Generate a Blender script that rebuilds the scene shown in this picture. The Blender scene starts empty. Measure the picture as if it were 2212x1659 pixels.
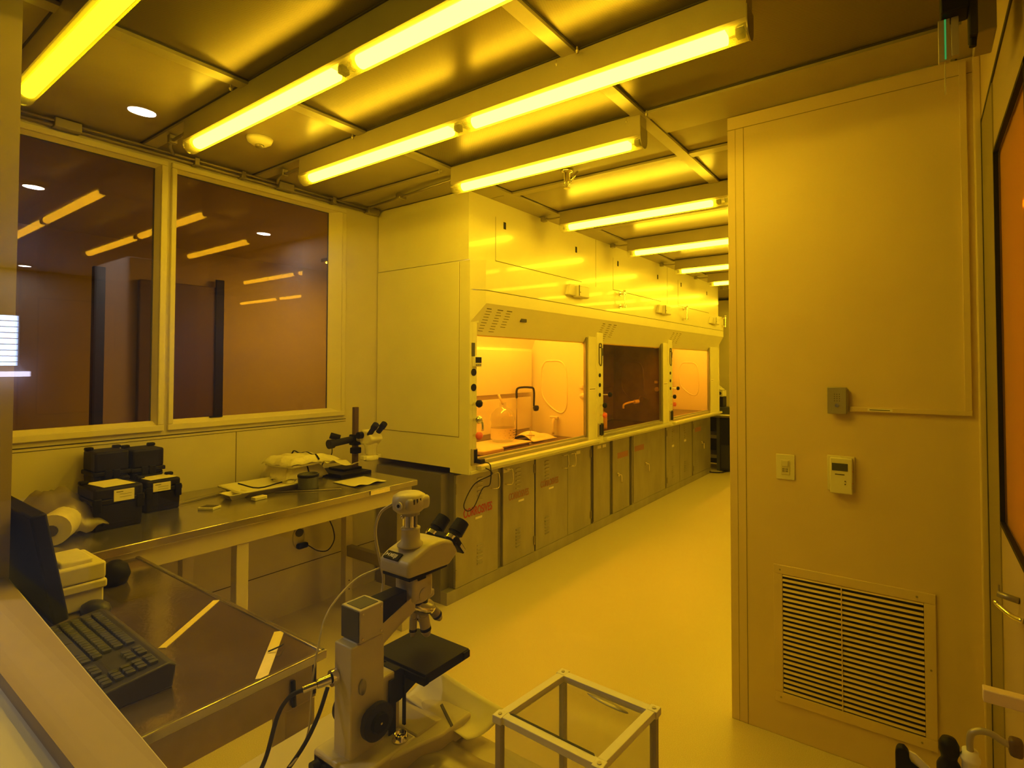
import bpy, bmesh, math, random
from mathutils import Vector, Matrix
random.seed(7)
S = bpy.context.scene
COL = S.collection
PI = math.pi

# ------------------------------------------------------------------ camera, world, exposure
cam_d = bpy.data.cameras.new('camera'); cam = bpy.data.objects.new('camera', cam_d); COL.objects.link(cam)
cam_d.sensor_width = 36.0; cam_d.lens = 1164.29 / 2212 * 36
cam_d.shift_x = -102.76 / 2212; cam_d.shift_y = -68.3 / 2212
cam_d.clip_start = 0.02
rx = Vector((.829623, .558324, -.000107)); up = Vector((.01365, -.020091, .999705)); bk = Vector((.558157, -.82938, -.024290))
cam.matrix_world = Matrix(((rx.x, up.x, bk.x, 0), (rx.y, up.y, bk.y, 0), (rx.z, up.z, bk.z, 1.6), (0, 0, 0, 1)))
S.camera = cam
w = bpy.data.worlds.new('world'); S.world = w; w.use_nodes = True
w.node_tree.nodes['Background'].inputs[0].default_value = (0.5, 0.33, 0.03, 1)
w.node_tree.nodes['Background'].inputs[1].default_value = 0.01
S.view_settings.view_transform = 'Standard'; S.view_settings.look = 'None'
S.view_settings.exposure = 0.38; S.view_settings.gamma = 1.0; S.view_settings.use_curve_mapping = False
S.cycles.use_denoising = True
S.cycles.max_bounces = 7; S.cycles.diffuse_bounces = 4; S.cycles.glossy_bounces = 3; S.cycles.transparent_max_bounces = 14
S.cycles.sample_clamp_indirect = 6.0; S.cycles.caustics_reflective = False; S.cycles.caustics_refractive = False
TUBE = 32.0            # strength of the yellow tubes
TUBE_COL = (1.0, 0.625, 0.016, 1)
HOOD_LAMP = 24.0

def area(name, loc, sx, sy, power, color, rot=(0, 0, 0)):
    d = bpy.data.lights.new(name, 'AREA'); d.shape = 'DISK'; d.size = sx; d.energy = power; d.color = color
    o = bpy.data.objects.new(name, d); COL.objects.link(o); o.location = loc; o.rotation_euler = rot
    return o

# ------------------------------------------------------------------ materials
def mat(name, col, rough=.5, metal=0., spec=.5, coat=0., emit=None, es=0., noise=0., nscale=30., bump=0., bscale=200., stretch=None, col2=None):
    m = bpy.data.materials.new(name); m.use_nodes = True
    nt = m.node_tree; b = nt.nodes['Principled BSDF']
    b.inputs['Base Color'].default_value = (*col, 1); b.inputs['Roughness'].default_value = rough
    b.inputs['Metallic'].default_value = metal; b.inputs['Specular IOR Level'].default_value = spec
    b.inputs['Coat Weight'].default_value = coat
    if emit: b.inputs['Emission Color'].default_value = (*emit, 1); b.inputs['Emission Strength'].default_value = es
    tc = nt.nodes.new('ShaderNodeTexCoord'); vec = tc.outputs['Object']
    if stretch:
        mp = nt.nodes.new('ShaderNodeMapping'); mp.inputs['Scale'].default_value = stretch
        nt.links.new(vec, mp.inputs[0]); vec = mp.outputs[0]
    if noise or col2:
        n = nt.nodes.new('ShaderNodeTexNoise'); n.inputs['Scale'].default_value = nscale; n.inputs['Detail'].default_value = 4
        nt.links.new(vec, n.inputs['Vector'])
        r = nt.nodes.new('ShaderNodeValToRGB'); r.color_ramp.elements[0].position = .35; r.color_ramp.elements[1].position = .65
        c2 = col2 or tuple(c * (1 - noise) for c in col)
        r.color_ramp.elements[0].color = (*c2, 1); r.color_ramp.elements[1].color = (*col, 1)
        nt.links.new(n.outputs['Fac'], r.inputs[0]); nt.links.new(r.outputs[0], b.inputs['Base Color'])
    if bump:
        n = nt.nodes.new('ShaderNodeTexNoise'); n.inputs['Scale'].default_value = bscale
        nt.links.new(vec, n.inputs['Vector'])
        bp = nt.nodes.new('ShaderNodeBump'); bp.inputs['Strength'].default_value = bump; bp.inputs['Distance'].default_value = .01
        nt.links.new(n.outputs['Fac'], bp.inputs['Height']); nt.links.new(bp.outputs[0], b.inputs['Normal'])
    return m

def glass(name, tint, refl, rough=0., gcol=(1, 1, 1), diff=0., dcol=(1, 1, 1)):
    m = bpy.data.materials.new(name); m.use_nodes = True; nt = m.node_tree; nt.nodes.clear()
    out = nt.nodes.new('ShaderNodeOutputMaterial'); t = nt.nodes.new('ShaderNodeBsdfTransparent'); t.inputs[0].default_value = (*tint, 1)
    g = nt.nodes.new('ShaderNodeBsdfGlossy'); g.inputs['Color'].default_value = (*gcol, 1); g.inputs['Roughness'].default_value = rough
    mx = nt.nodes.new('ShaderNodeMixShader'); mx.inputs[0].default_value = refl
    nt.links.new(t.outputs[0], mx.inputs[1]); nt.links.new(g.outputs[0], mx.inputs[2]); last = mx
    if diff:
        d = nt.nodes.new('ShaderNodeBsdfDiffuse'); d.inputs[0].default_value = (*dcol, 1)
        tl = nt.nodes.new('ShaderNodeBsdfTranslucent'); tl.inputs[0].default_value = (*dcol, 1)
        ad = nt.nodes.new('ShaderNodeMixShader'); ad.inputs[0].default_value = .5
        nt.links.new(d.outputs[0], ad.inputs[1]); nt.links.new(tl.outputs[0], ad.inputs[2])
        m2 = nt.nodes.new('ShaderNodeMixShader'); m2.inputs[0].default_value = diff
        nt.links.new(mx.outputs[0], m2.inputs[1]); nt.links.new(ad.outputs[0], m2.inputs[2]); last = m2
    nt.links.new(last.outputs[0], out.inputs[0])
    return m

def emis(name, col, s):
    m = bpy.data.materials.new(name); m.use_nodes = True; nt = m.node_tree; nt.nodes.clear()
    out = nt.nodes.new('ShaderNodeOutputMaterial'); e = nt.nodes.new('ShaderNodeEmission')
    e.inputs[0].default_value = (*col[:3], 1); e.inputs[1].default_value = s
    nt.links.new(e.outputs[0], out.inputs[0]); return m

M = {}
M['wall'] = mat('wall paint', (.72, .66, .50), .45, noise=.04, nscale=6, bump=.03, bscale=350)
M['partition'] = mat('partition paint', (.76, .61, .40), .42, noise=.05, nscale=4, bump=.05, bscale=500)
M['sill'] = mat('sill paint', (.38, .30, .22), .5, noise=.05, nscale=10)
M['frame'] = mat('window frame paint', (.76, .70, .52), .4)
M['seam'] = mat('dark joint', (.05, .04, .03), .8)
M['joint'] = mat('soft joint line', (.26, .21, .12), .7)
M['hood'] = mat('hood enamel', (.86, .82, .58), .26, spec=.6, coat=.25, noise=.03, nscale=5)
M['hoodmetal'] = mat('hood lip metal', (.74, .72, .5), .3, metal=.2)
M['hoodin'] = mat('hood liner', (.86, .82, .74), .5)
M['hooddark'] = mat('dark epoxy work surface', (.10, .07, .06), .25)
M['linedark'] = mat('shaded hood liner', (.30, .24, .20), .45, noise=.3, nscale=7)  # darker copy of the liner: the unlit hood's shade put into colour
M['steel'] = mat('brushed steel door', (.42, .39, .33), .42, metal=.55, noise=.16, nscale=9, stretch=(1, 1, .35), bump=.05, bscale=120)
M['steelside'] = mat('steel side panel', (.26, .24, .21), .45, metal=.5, noise=.15, nscale=6)
M['bench'] = mat('stainless bench top', (.50, .46, .40), .20, metal=.85, noise=.18, nscale=5, bump=.02, bscale=60)
M['benchleg'] = mat('painted bench steel', (.62, .56, .44), .4, metal=.1, noise=.06, nscale=8)
M['table'] = mat('polished steel table', (.36, .29, .22), .16, metal=.8, noise=.22, nscale=9, bump=.02, bscale=90)
M['tableedge'] = mat('steel table edge', (.42, .36, .28), .3, metal=.75, noise=.15, nscale=12)
M['laminate'] = mat('pale laminate', (.56, .50, .38), .4, noise=.06, nscale=20)
M['white'] = mat('white plastic', (.80, .76, .60), .4)
M['foam'] = mat('white foam', (.72, .66, .48), .75, noise=.06, nscale=40)
M['paper'] = mat('paper', (.85, .80, .62), .8, noise=.04, nscale=20)
M['towel'] = mat('white wipes', (.84, .80, .62), .8, bump=.4, bscale=60)
M['black'] = mat('black plastic', (.008, .007, .006), .5, spec=.14)
M['blackmatte'] = mat('black rubber', (.022, .020, .018), .6, spec=.25)
M['case'] = mat('black equipment case', (.012, .010, .010), .5, spec=.2, noise=.3, nscale=30, bump=.1, bscale=300)
M['darkgrey'] = mat('dark grey plastic', (.05, .05, .05), .45)
M['kbd'] = mat('dark keyboard plastic', (.035, .032, .034), .4)
M['scope'] = mat('beige microscope enamel', (.60, .54, .40), .35, noise=.05, nscale=30)
M['scopedark'] = mat('grey microscope metal', (.36, .32, .25), .35, metal=.3)
M['chrome'] = mat('chrome', (.85, .80, .70), .12, metal=1.)
M['alu'] = mat('aluminium trim', (.44, .39, .28), .38, metal=.35, noise=.05, nscale=12)
M['aludark'] = mat('grey conduit metal', (.34, .30, .22), .4, metal=.6)
M['tile'] = mat('plain ceiling panel', (.36, .30, .21), .26, spec=.5, noise=.06, nscale=7, bump=.03, bscale=300)
M['red'] = mat('red lettering', (.42, .03, .05), .6)
M['redfade'] = mat('faded red lettering', (.36, .16, .10), .6)
M['ink'] = mat('dark print', (.07, .06, .05), .7)
M['label'] = mat('white label', (.86, .80, .64), .6)
M['stripe'] = mat('pale tape', (.95, .80, .50), .6, noise=.08, nscale=60)
M['redknob'] = mat('red knob', (.75, .12, .06), .4)
M['brownwall'] = mat('dim brown wall', (.46, .38, .14), .7, noise=.08, nscale=3)
M['browndark'] = mat('dark brown door', (.10, .055, .03), .5)
M['corr'] = mat('corridor paint', (.22, .21, .23), .6)
M['corrlight'] = mat('pale grey column paint', (.50, .50, .56), .6)
M['door'] = mat('door skin', (.50, .40, .24), .4, noise=.05, nscale=6)
M['doorgreen'] = mat('door edge metal', (.34, .29, .16), .4, metal=.3)
M['screen'] = mat('display', (.06, .065, .05), .2)
M['amberglass'] = glass('amber sash glass', (1., .80, .22), .025)
M['winglass'] = glass('brown window glass', (.62, .50, .17), .016, gcol=(1., .84, .66))
M['doorglass'] = glass('orange door glass', (.95, .55, .14), .04, diff=.75, dcol=(1., .58, .16))
M['viewglass'] = glass('viewing window glass', (.985, .985, .985), .05)
M['acrylic'] = glass('clear acrylic', (.93, .93, .88), .05, diff=.05, dcol=(.8, .75, .6))
M['clearglass'] = glass('clear glass', (.93, .93, .9), .10, diff=.06, dcol=(.9, .85, .7))
M['film'] = glass('plastic film', (.85, .82, .75), .10, rough=.25, diff=.35, dcol=(.62, .55, .42))
M['lens'] = glass('clear lamp lens', (1., 1., .93), .03, rough=.1, diff=.22, dcol=(1., .92, .4))
M['tube'] = emis('yellow fluorescent glow', TUBE_COL, TUBE)
M['tube_dim'] = emis('aged yellow fluorescent glow', (1., .72, .006), 7)
M['downlight'] = emis('downlight glow', (1, .72, .36), 40)
M['nextfill'] = emis('next room fill glow', (1, .72, .14), 60)
M['led'] = emis('magenta indicator', (1, .05, .6), 3)
M['day'] = emis('daylight through window', (.45, .62, 1.), 16)
M['white2'] = emis('glowing white shelf', (.75, .72, 1.), 9)  # ledge is no lamp; its brightness is put into the emission

# floor: speckled sheet vinyl
m = mat('speckled vinyl floor', (.74, .66, .48), .34, spec=.45); M['floor'] = m; nt = m.node_tree; b = nt.nodes['Principled BSDF']
tc = nt.nodes['Texture Coordinate']
v = nt.nodes.new('ShaderNodeTexNoise'); v.inputs['Scale'].default_value = 330; v.inputs['Detail'].default_value = 3
r = nt.nodes.new('ShaderNodeValToRGB'); e = r.color_ramp.elements
e[0].position = .34; e[0].color = (.56, .49, .34, 1); e[1].position = .50; e[1].color = (.67, .58, .41, 1)
e2 = r.color_ramp.elements.new(.66); e2.color = (.78, .70, .52, 1)
nt.links.new(tc.outputs['Object'], v.inputs['Vector']); nt.links.new(v.outputs['Fac'], r.inputs[0]); nt.links.new(r.outputs[0], b.inputs['Base Color'])

# perforated filter panel
m = mat('perforated filter panel', (.42, .36, .25), .33, metal=.75); M['perf'] = m; nt = m.node_tree; b = nt.nodes['Principled BSDF']
tc = nt.nodes['Texture Coordinate']; mp = nt.nodes.new('ShaderNodeMapping'); mp.inputs['Scale'].default_value = (900, 900, 1)
nt.links.new(tc.outputs['Object'], mp.inputs[0]); sx = nt.nodes.new('ShaderNodeSeparateXYZ'); nt.links.new(mp.outputs[0], sx.inputs[0])
sn = []
for k in (0, 1):
    q = nt.nodes.new('ShaderNodeMath'); q.operation = 'SINE'; nt.links.new(sx.outputs[k], q.inputs[0]); sn.append(q)
ml = nt.nodes.new('ShaderNodeMath'); ml.operation = 'MULTIPLY'; nt.links.new(sn[0].outputs[0], ml.inputs[0]); nt.links.new(sn[1].outputs[0], ml.inputs[1])
r = nt.nodes.new('ShaderNodeValToRGB'); e = r.color_ramp.elements
e[0].position = .28; e[0].color = (.23, .185, .11, 1); e[1].position = .5; e[1].color = (.065, .05, .028, 1)
nt.links.new(ml.outputs[0], r.inputs[0]); nt.links.new(r.outputs[0], b.inputs['Base Color'])

# ------------------------------------------------------------------ mesh builder
ORIG = {}
class B:
    def __init__(s): s.bm = bmesh.new()
    def _faces(s, vs, fs, mi=0, smooth=False, M4=None):
        bv = [s.bm.verts.new(M4 @ Vector(v) if M4 else v) for v in vs]
        out = []
        for f in fs:
            try:
                q = s.bm.faces.new([bv[i] for i in f]); q.material_index = mi; q.smooth = smooth; out.append(q)
            except ValueError: pass
        return bv, out
    def box(s, x0, x1, y0, y1, z0, z1, bv=0., mi=0, M4=None, seg=2):
        if x0 > x1: x0, x1 = x1, x0
        if y0 > y1: y0, y1 = y1, y0
        if z0 > z1: z0, z1 = z1, z0
        vs = [(x, y, z) for z in (z0, z1) for y in (y0, y1) for x in (x0, x1)]
        fs = [(0, 2, 3, 1), (4, 5, 7, 6), (0, 1, 5, 4), (2, 6, 7, 3), (0, 4, 6, 2), (1, 3, 7, 5)]
        v, f = s._faces(vs, fs, mi, False, M4)
        if bv: s._bevel(v, f, bv, seg, mi)
        return s
    def _bevel(s, v, f, bv, seg, mi):
        es = {e for q in f for e in q.edges}
        r = bmesh.ops.bevel(s.bm, geom=list(es), offset=bv, segments=seg, profile=.5, affect='EDGES', clamp_overlap=True)
        for q in r['faces']: q.material_index = mi; q.smooth = True
    def prism(s, poly, axis, a, b, mi=0, bv=0., M4=None, seg=2):
        """poly in the two axes other than axis, in cyclic order (axis X: (y,z); Y: (x,z); Z: (x,y))"""
        def P(p, t):
            return {'X': (t, p[0], p[1]), 'Y': (p[0], t, p[1]), 'Z': (p[0], p[1], t)}[axis]
        n = len(poly); vs = [P(p, a) for p in poly] + [P(p, b) for p in poly]
        fs = [tuple(range(n))[::-1], tuple(range(n, 2 * n))] + [(i, (i + 1) % n, n + (i + 1) % n, n + i) for i in range(n)]
        v, f = s._faces(vs, fs, mi, False, M4)
        if bv: s._bevel(v, f, bv, seg, mi)
        return s
    def cyl(s, p0, p1, r0, r1=None, n=20, mi=0, cap=True, M4=None, smooth=True):
        r1 = r0 if r1 is None else r1
        p0 = Vector(p0); p1 = Vector(p1); d = (p1 - p0).normalized()
        a = d.orthogonal().normalized(); c = d.cross(a)
        vs = [p0 + (a * math.cos(t) + c * math.sin(t)) * r0 for t in [2 * PI * i / n for i in range(n)]]
        vs += [p1 + (a * math.cos(t) + c * math.sin(t)) * r1 for t in [2 * PI * i / n for i in range(n)]]
        s._faces(vs, [(i, (i + 1) % n, n + (i + 1) % n, n + i) for i in range(n)], mi, smooth, M4)
        if cap:
            if r0 > 1e-6: s._faces(vs[:n], [tuple(range(n))[::-1]], mi, False, M4)
            if r1 > 1e-6: s._faces(vs[n:], [tuple(range(n))], mi, False, M4)
        return s
    def lathe(s, prof, c=(0, 0, 0), n=28, mi=0, M4=None):
        c = Vector(c); vs = []; fs = []
        for r, z in prof:
            for i in range(n):
                t = 2 * PI * i / n; vs.append(c + Vector((r * math.cos(t), r * math.sin(t), z)))
        for k in range(len(prof) - 1):
            for i in range(n):
                fs.append((k * n + i, k * n + (i + 1) % n, (k + 1) * n + (i + 1) % n, (k + 1) * n + i))
        s._faces(vs, fs, mi, True, M4); return s
    def tube(s, pts, r, n=8, mi=0, smooth=4, M4=None):
        pts = [Vector(p) for p in pts]
        if smooth > 1 and len(pts) > 2:
            q = [pts[0] * 2 - pts[1]] + pts + [pts[-1] * 2 - pts[-2]]; o = []
            for i in range(1, len(q) - 2):
                for k in range(smooth):
                    t = k / smooth; a, b_, c, d = q[i - 1], q[i], q[i + 1], q[i + 2]
                    o.append(.5 * ((2 * b_) + (c - a) * t + (2 * a - 5 * b_ + 4 * c - d) * t * t + (3 * b_ - a - 3 * c + d) * t ** 3))
            o.append(pts[-1]); pts = o
        vs = []; prev = None
        for i, p in enumerate(pts):
            d = (pts[min(i + 1, len(pts) - 1)] - pts[max(i - 1, 0)]).normalized()
            a = d.orthogonal().normalized() if prev is None else (prev - d * prev.dot(d)).normalized()
            prev = a; c = d.cross(a)
            vs += [p + (a * math.cos(2 * PI * k / n) + c * math.sin(2 * PI * k / n)) * r for k in range(n)]
        m = len(pts); fs = [(i * n + k, i * n + (k + 1) % n, (i + 1) * n + (k + 1) % n, (i + 1) * n + k) for i in range(m - 1) for k in range(n)]
        fs += [tuple(range(n))[::-1], tuple(range((m - 1) * n, m * n))]
        s._faces(vs, fs, mi, True, M4); return s
    def grid(s, fn, nu, nv, th=.002, mi=0, M4=None):
        P = [[Vector(fn(i / nu, j / nv)) for j in range(nv + 1)] for i in range(nu + 1)]
        vs = []
        for sgn in (1, -1):
            for i in range(nu + 1):
                for j in range(nv + 1):
                    du = P[min(i + 1, nu)][j] - P[max(i - 1, 0)][j]; dv = P[i][min(j + 1, nv)] - P[i][max(j - 1, 0)]
                    nn = du.cross(dv); nn = nn.normalized() if nn.length > 0 else Vector((0, 0, 1))
                    vs.append(P[i][j] + nn * th / 2 * sgn)
        W = nv + 1; N = (nu + 1) * W; fs = []
        for i in range(nu):
            for j in range(nv):
                a = i * W + j; fs.append((a, a + W, a + W + 1, a + 1)); fs.append((N + a, N + a + 1, N + a + W + 1, N + a + W))
        for j in range(nv): fs.append((j, j + 1, N + j + 1, N + j)); a = nu * W + j; fs.append((a, N + a, N + a + 1, a + 1))
        for i in range(nu): a = i * W; fs.append((a, N + a, N + a + W, a + W)); a += nv; fs.append((a, a + W, N + a + W, N + a))
        s._faces(vs, fs, mi, True, M4); return s
    def build(s, name, mats, parent=None, loc=None):
        """vertices were given in world axes; the mesh is stored relative to its own origin. loc: origin for a top-level mesh"""
        if not isinstance(mats, (list, tuple)): mats = [mats]
        bmesh.ops.recalc_face_normals(s.bm, faces=s.bm.faces)
        if parent is not None: o0 = ORIG.get(parent.name, Vector((0, 0, 0)))
        else:
            if loc is None:
                xs = [v.co for v in s.bm.verts]
                loc = ((min(v.x for v in xs) + max(v.x for v in xs)) / 2, (min(v.y for v in xs) + max(v.y for v in xs)) / 2, min(v.z for v in xs))
            o0 = Vector(loc)
        for v in s.bm.verts: v.co -= o0
        me = bpy.data.meshes.new(name); s.bm.to_mesh(me); s.bm.free()
        for m_ in mats: me.materials.append(M[m_] if isinstance(m_, str) else m_)
        o = bpy.data.objects.new(name, me); COL.objects.link(o)
        if parent is not None: o.parent = parent
        else: o.location = o0
        ORIG[o.name] = o0.copy()
        return o

def tag(o, label=None, cat=None, group=None, kind=None):
    if label: o['label'] = label
    if cat: o['category'] = cat
    if group: o['group'] = group
    if kind: o['kind'] = kind
    return o
def thing(name, loc, label, cat, group=None, rz=0.):
    """Empty at a thing's base; with rz the parts are given in the thing's own axes"""
    o = bpy.data.objects.new(name, None); COL.objects.link(o); o.location = loc; o.rotation_euler = (0, 0, rz); o.empty_display_size = .05
    ORIG[o.name] = Vector((0, 0, 0)) if (rz or rz == 0 and False) else Vector(loc)
    return tag(o, label, cat, group)
def local_thing(name, loc, label, cat, group=None, rz=0.):
    o = thing(name, loc, label, cat, group, rz); o.rotation_euler = (0, 0, rz); ORIG[o.name] = Vector((0, 0, 0)); return o
def struct(o): o['kind'] = 'structure'; return o
def copy_tree(o, loc, label=None, group=None, rz=None):
    c = o.copy(); COL.objects.link(c); c.location = loc
    if rz is not None: c.rotation_euler = (0, 0, rz)
    if label: c['label'] = label
    if group: c['group'] = group
    def rec(src, dst):
        for ch in list(src.children):
            if ch.name in DONE: pass
            d = ch.copy(); COL.objects.link(d); d.parent = dst; rec(ch, d)
    DONE = set(); rec(o, c); return c
def text(txt, mat_, parent, origin, right, upv, size, name='lettering', ext=.0008, offset=0., sx=1., align='LEFT', in_world=True):
    cu = bpy.data.curves.new('t', 'FONT'); cu.body = txt; cu.size = size; cu.extrude = ext; cu.offset = offset; cu.align_x = align
    to = bpy.data.objects.new('t', cu); COL.objects.link(to)
    dg = bpy.context.evaluated_depsgraph_get(); dg.update()
    me = bpy.data.meshes.new_from_object(to.evaluated_get(dg)); bpy.data.objects.remove(to); bpy.data.curves.remove(cu)
    R = Vector(right).normalized(); U = Vector(upv).normalized(); N = R.cross(U)
    o0 = ORIG.get(parent.name, Vector((0, 0, 0)))
    for v in me.vertices:
        c = v.co; v.co = Vector(origin) + R * c.x * sx + U * c.y + N * c.z - o0
    me.materials.clear(); me.materials.append(M[mat_]); me.name = name
    o = bpy.data.objects.new(name, me); COL.objects.link(o); o.parent = parent; ORIG[o.name] = o0.copy()
    return o

# ================================================================== THE ROOM
ZC = 2.765
struct(B().box(-9.2, 3.0, -2.4, 10.4, -.06, 0).build('floor', 'floor', loc=(0, 0, 0)))

# window wall (left), with two glazed openings
wl = B()
wl.box(-3.51, -3.41, .43, 2.62, 0, 1.247); wl.box(-3.51, -3.41, .43, 2.62, 2.71, 2.80)
wl.box(-3.51, -3.41, 2.325, 2.62, 1.247, 2.71); wl.box(-3.51, -3.41, 1.215, 1.25, 1.247, 2.71)
wl.box(-3.51, -3.41, 2.62, 10.3, 0, 2.8)
wl = struct(wl.build('wall_left', 'wall'))
sm = B(); sm.box(-3.4105, -3.408, .43, 2.34, 1.219, 1.224); sm.box(-3.4105, -3.409, .43, 2.34, 1.203, 1.206)
sm.box(-3.4105, -3.409, 1.602, 1.605, .3, 1.203); sm.box(-3.4105, -3.409, .43, 2.595, .292, .297)
sm.build('wall_joint', 'seam', wl)
def win(n, y0, y1):
    f = B()
    z0, z1 = 1.303, 2.67
    for (a, b, c, d) in ((y0 - .035, y1 + .035, z0 - .055, z0 - .02), (y0 - .035, y1 + .035, z1 + .012, z1 + .04), (y0 - .035, y0 - .012, z0 - .055, z1 + .04), (y1 + .012, y1 + .035, z0 - .055, z1 + .04)):
        pass
    ex = .11 if n == 2 else .045
    f.box(-3.455, -3.392, y0 - .04, y1 + ex, z0 - .055, z0 - .022, bv=.004)      # sill casing
    f.box(-3.455, -3.392, y0 - .04, y1 + ex, z1 + .015, z1 + .045, bv=.004)
    f.box(-3.455, -3.392, y1 + ex - .03, y1 + ex, z0 - .022, z1 + .015, bv=.004)
    f.box(-3.455, -3.392, y0 - .04, y0 - .015, z0 - .022, z1 + .015, bv=.004)
    # splayed inner stop
    for a, b in (((-3.395, y1 + ex - .03), (-3.45, y1 + .004)),):
        f.prism([(-3.40, y1 + ex - .028), (-3.455, y1 + ex - .028), (-3.455, y1), (-3.44, y1)], 'Z', z0 - .03, z1 + .02)
    f.prism([(-3.40, y0 - .018), (-3.455, y0 - .018), (-3.455, y0), (-3.44, y0)], 'Z', z0 - .03, z1 + .02)
    f.prism([(-3.40, z0 - .03), (-3.455, z0 - .03), (-3.455, z0), (-3.43, z0)], 'Y', y0 - .02, y1 + ex - .02)
    f.prism([(-3.40, z1 + .02), (-3.455, z1 + .02), (-3.455, z1), (-3.44, z1)], 'Y', y0 - .02, y1 + ex - .02)
    o = struct(f.build('window_%d' % n, 'frame'))
    B().box(-3.452, -3.446, y0 - .01, y1 + .01, z0 - .01, z1 + .01).build('window_glass', 'winglass', o)
    g = B()
    g.box(-3.446, -3.441, y1 - .006, y1 + .001, z0, z1); g.box(-3.446, -3.441, y0, y1, z1 - .005, z1 + .001)
    g.build('gasket', 'seam', o)
    return o
win(1, .45, 1.181); w2 = win(2, 1.284, 2.213)
B().box(-3.428, -3.415, 1.46, 1.53, 1.300, 1.306, bv=.002).build('window_latch', 'black', w2)

# neighbouring room behind the brown glass
nb = B()
nb.box(-6.3, -6.2, -.5, 4.2, 0, 2.8); nb.box(-6.2, -3.6, 4.1, 4.2, 0, 2.8); nb.box(-6.2, -3.52, -.6, -.5, 0, 0.01)
struct(nb.build('wall_next_room', 'brownwall'))
struct(B().box(-6.2, -3.52, .44, 4.1, 2.78, 2.84).build('ceiling_next_room', 'brownwall'))
nd = B().box(-6.199, -6.14, 2.0, 2.70, 0, 2.42, bv=.01)
o = struct(nd.build('door_2', 'browndark'))
B().box(-6.145, -6.12, 2.66, 2.74, .02, 2.50, bv=.005).build('door_frame', 'black', o)
B().box(-6.14, -6.10, 2.06, 2.12, 1.0, 1.03, bv=.004).build('door_handle', 'chrome', o)
t = thing('next_room_fill', (-4.8, 3.6, 2.78), 'unseen fill light added in the next room behind the brown panes', 'light')  # unseen fill light, added to brighten the room behind the glass
B().box(-5.5, -4.1, 3.45, 3.75, 2.74, 2.779).build('housing', 'aludark', t)
B().box(-5.46, -4.14, 3.48, 3.72, 2.73, 2.7399).build('fill_panel', 'nextfill', t)
struct(B().box(-5.9, -5.84, 1.58, 1.66, 0, 2.45, bv=.004).build('trim_1', 'black'))

# partition facing the camera, with corner post
pw = B().box(-.74, .186, 2.50, 2.60, 0, 2.752, bv=.003).build('wall_partition', 'partition'); struct(pw)
sm = B()
sm.box(-.74, .186, 2.4985, 2.5, 2.690, 2.6925); sm.box(-.668, -.6655, 2.4985, 2.5, 0, 2.69); sm.box(-.705, -.7038, 2.4988, 2.5, 0, 2.69)
sm.build('panel_joint', 'joint', pw)
struct(B().box(.35, 2.75, 2.5, 2.6, 0, 2.80).build('wall_inner', 'wall'))
struct(B().box(2.75, 2.85, 2.6, 10.3, 0, 2.80).build('wall_aisle', 'wall'))
struct(B().box(-3.4, 2.8, 9.6, 9.7, 0, 2.76).build('wall_back', 'wall'))

# right-hand wall with the door leaf
rw = B(); rw.box(.19, .30, 2.47, 2.62, 0, 2.76); rw.box(.19, .30, .43, 2.47, 2.50, 2.76); rw.box(.19, .30, .43, 1.36, 0, 2.5)
struct(rw.build('wall_right', 'partition'))
dr = B(); dr.box(.192, .235, 1.38, 2.10 - .615, .01, 2.475, mi=0)
dr = B()
dr.box(.192, .236, 1.385, 1.50, .01, 2.478); dr.box(.192, .236, 2.10, 2.462, .01, 2.478)
dr.box(.192, .236, 1.50, 2.10, .01, 1.125); dr.box(.192, .236, 1.50, 2.10, 2.255, 2.478)
door = struct(dr.build('door_1', 'door'))
B().box(.205, .222, 1.50, 2.10, 1.125, 2.255).build('door_glass', 'doorglass', door)
g = B(); 
for (a, b, c, d) in ((1.495, 2.105, 1.12, 1.131), (1.495, 2.105, 2.249, 2.26), (2.094, 2.105, 1.12, 2.26), (1.495, 1.506, 1.12, 2.26)): g.box(.188, .2, a, b, c, d)
g.build('glazing_bead', 'black', door)
g = B(); g.box(.187, .20, 2.440, 2.472, 0, 2.49); g.box(.188, .20, 1.38, 2.47, 2.478, 2.492)
g.build('door_gap', 'seam', door)
B().box(.1885, .1918, 2.112, 2.455, .01, 2.474).build('door_stile', 'doorgreen', door)
h = B(); h.tube([(.191, 1.75, 1.018), (.150, 1.765, 1.022)], .008, n=10, smooth=1); h.cyl((.153, 1.765, 1.02), (.153, 1.765, 1.045), .0025, n=8)
hd = h.build('door_handle', 'aludark', door)
h = B(); h.tube([(.191, 1.69, .992), (.172, 1.715, .990), (.150, 1.75, .998), (.145, 1.76, 1.003)], .0065, n=10); h.build('door_pull', 'chrome', door)
struct(B().box(.168, .19, 2.462, 2.50, 0, 2.74, bv=.004).build('trim_2', 'partition'))

# ceiling: slab, bars, panels
cl = struct(B().box(-3.52, 2.85, .40, 10.3, 2.80, 2.86).build('ceiling', 'alu'))
XB = [-3.41, -2.31, -1.075, .155, 1.385, 2.75]
YB = [.55, 1.13, 1.70, 2.28, 2.84, 3.40, 3.95, 4.50, 5.10, 5.68, 6.22, 6.76, 7.30, 7.85, 8.4, 8.95, 9.55]
gb = B()
for x in XB[1:5]: gb.box(x - .030, x + .030, .42, 9.6, 2.752, 2.80)
for y in YB: gb.box(-3.41 if y < 2.6 else -2.46, 2.7, y - .030, y + .030, 2.754, 2.80)
gb.box(-1.04, .186, 2.31, 2.50, 2.756, 2.80); gb.box(-2.48, -2.34, 2.62, 9.6, 2.757, 2.80)
gb.box(-3.41, -2.34, 2.31, 2.60, 2.766, 2.80)
gb.build('ceiling_grid', 'alu', cl)
jn = B()
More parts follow.
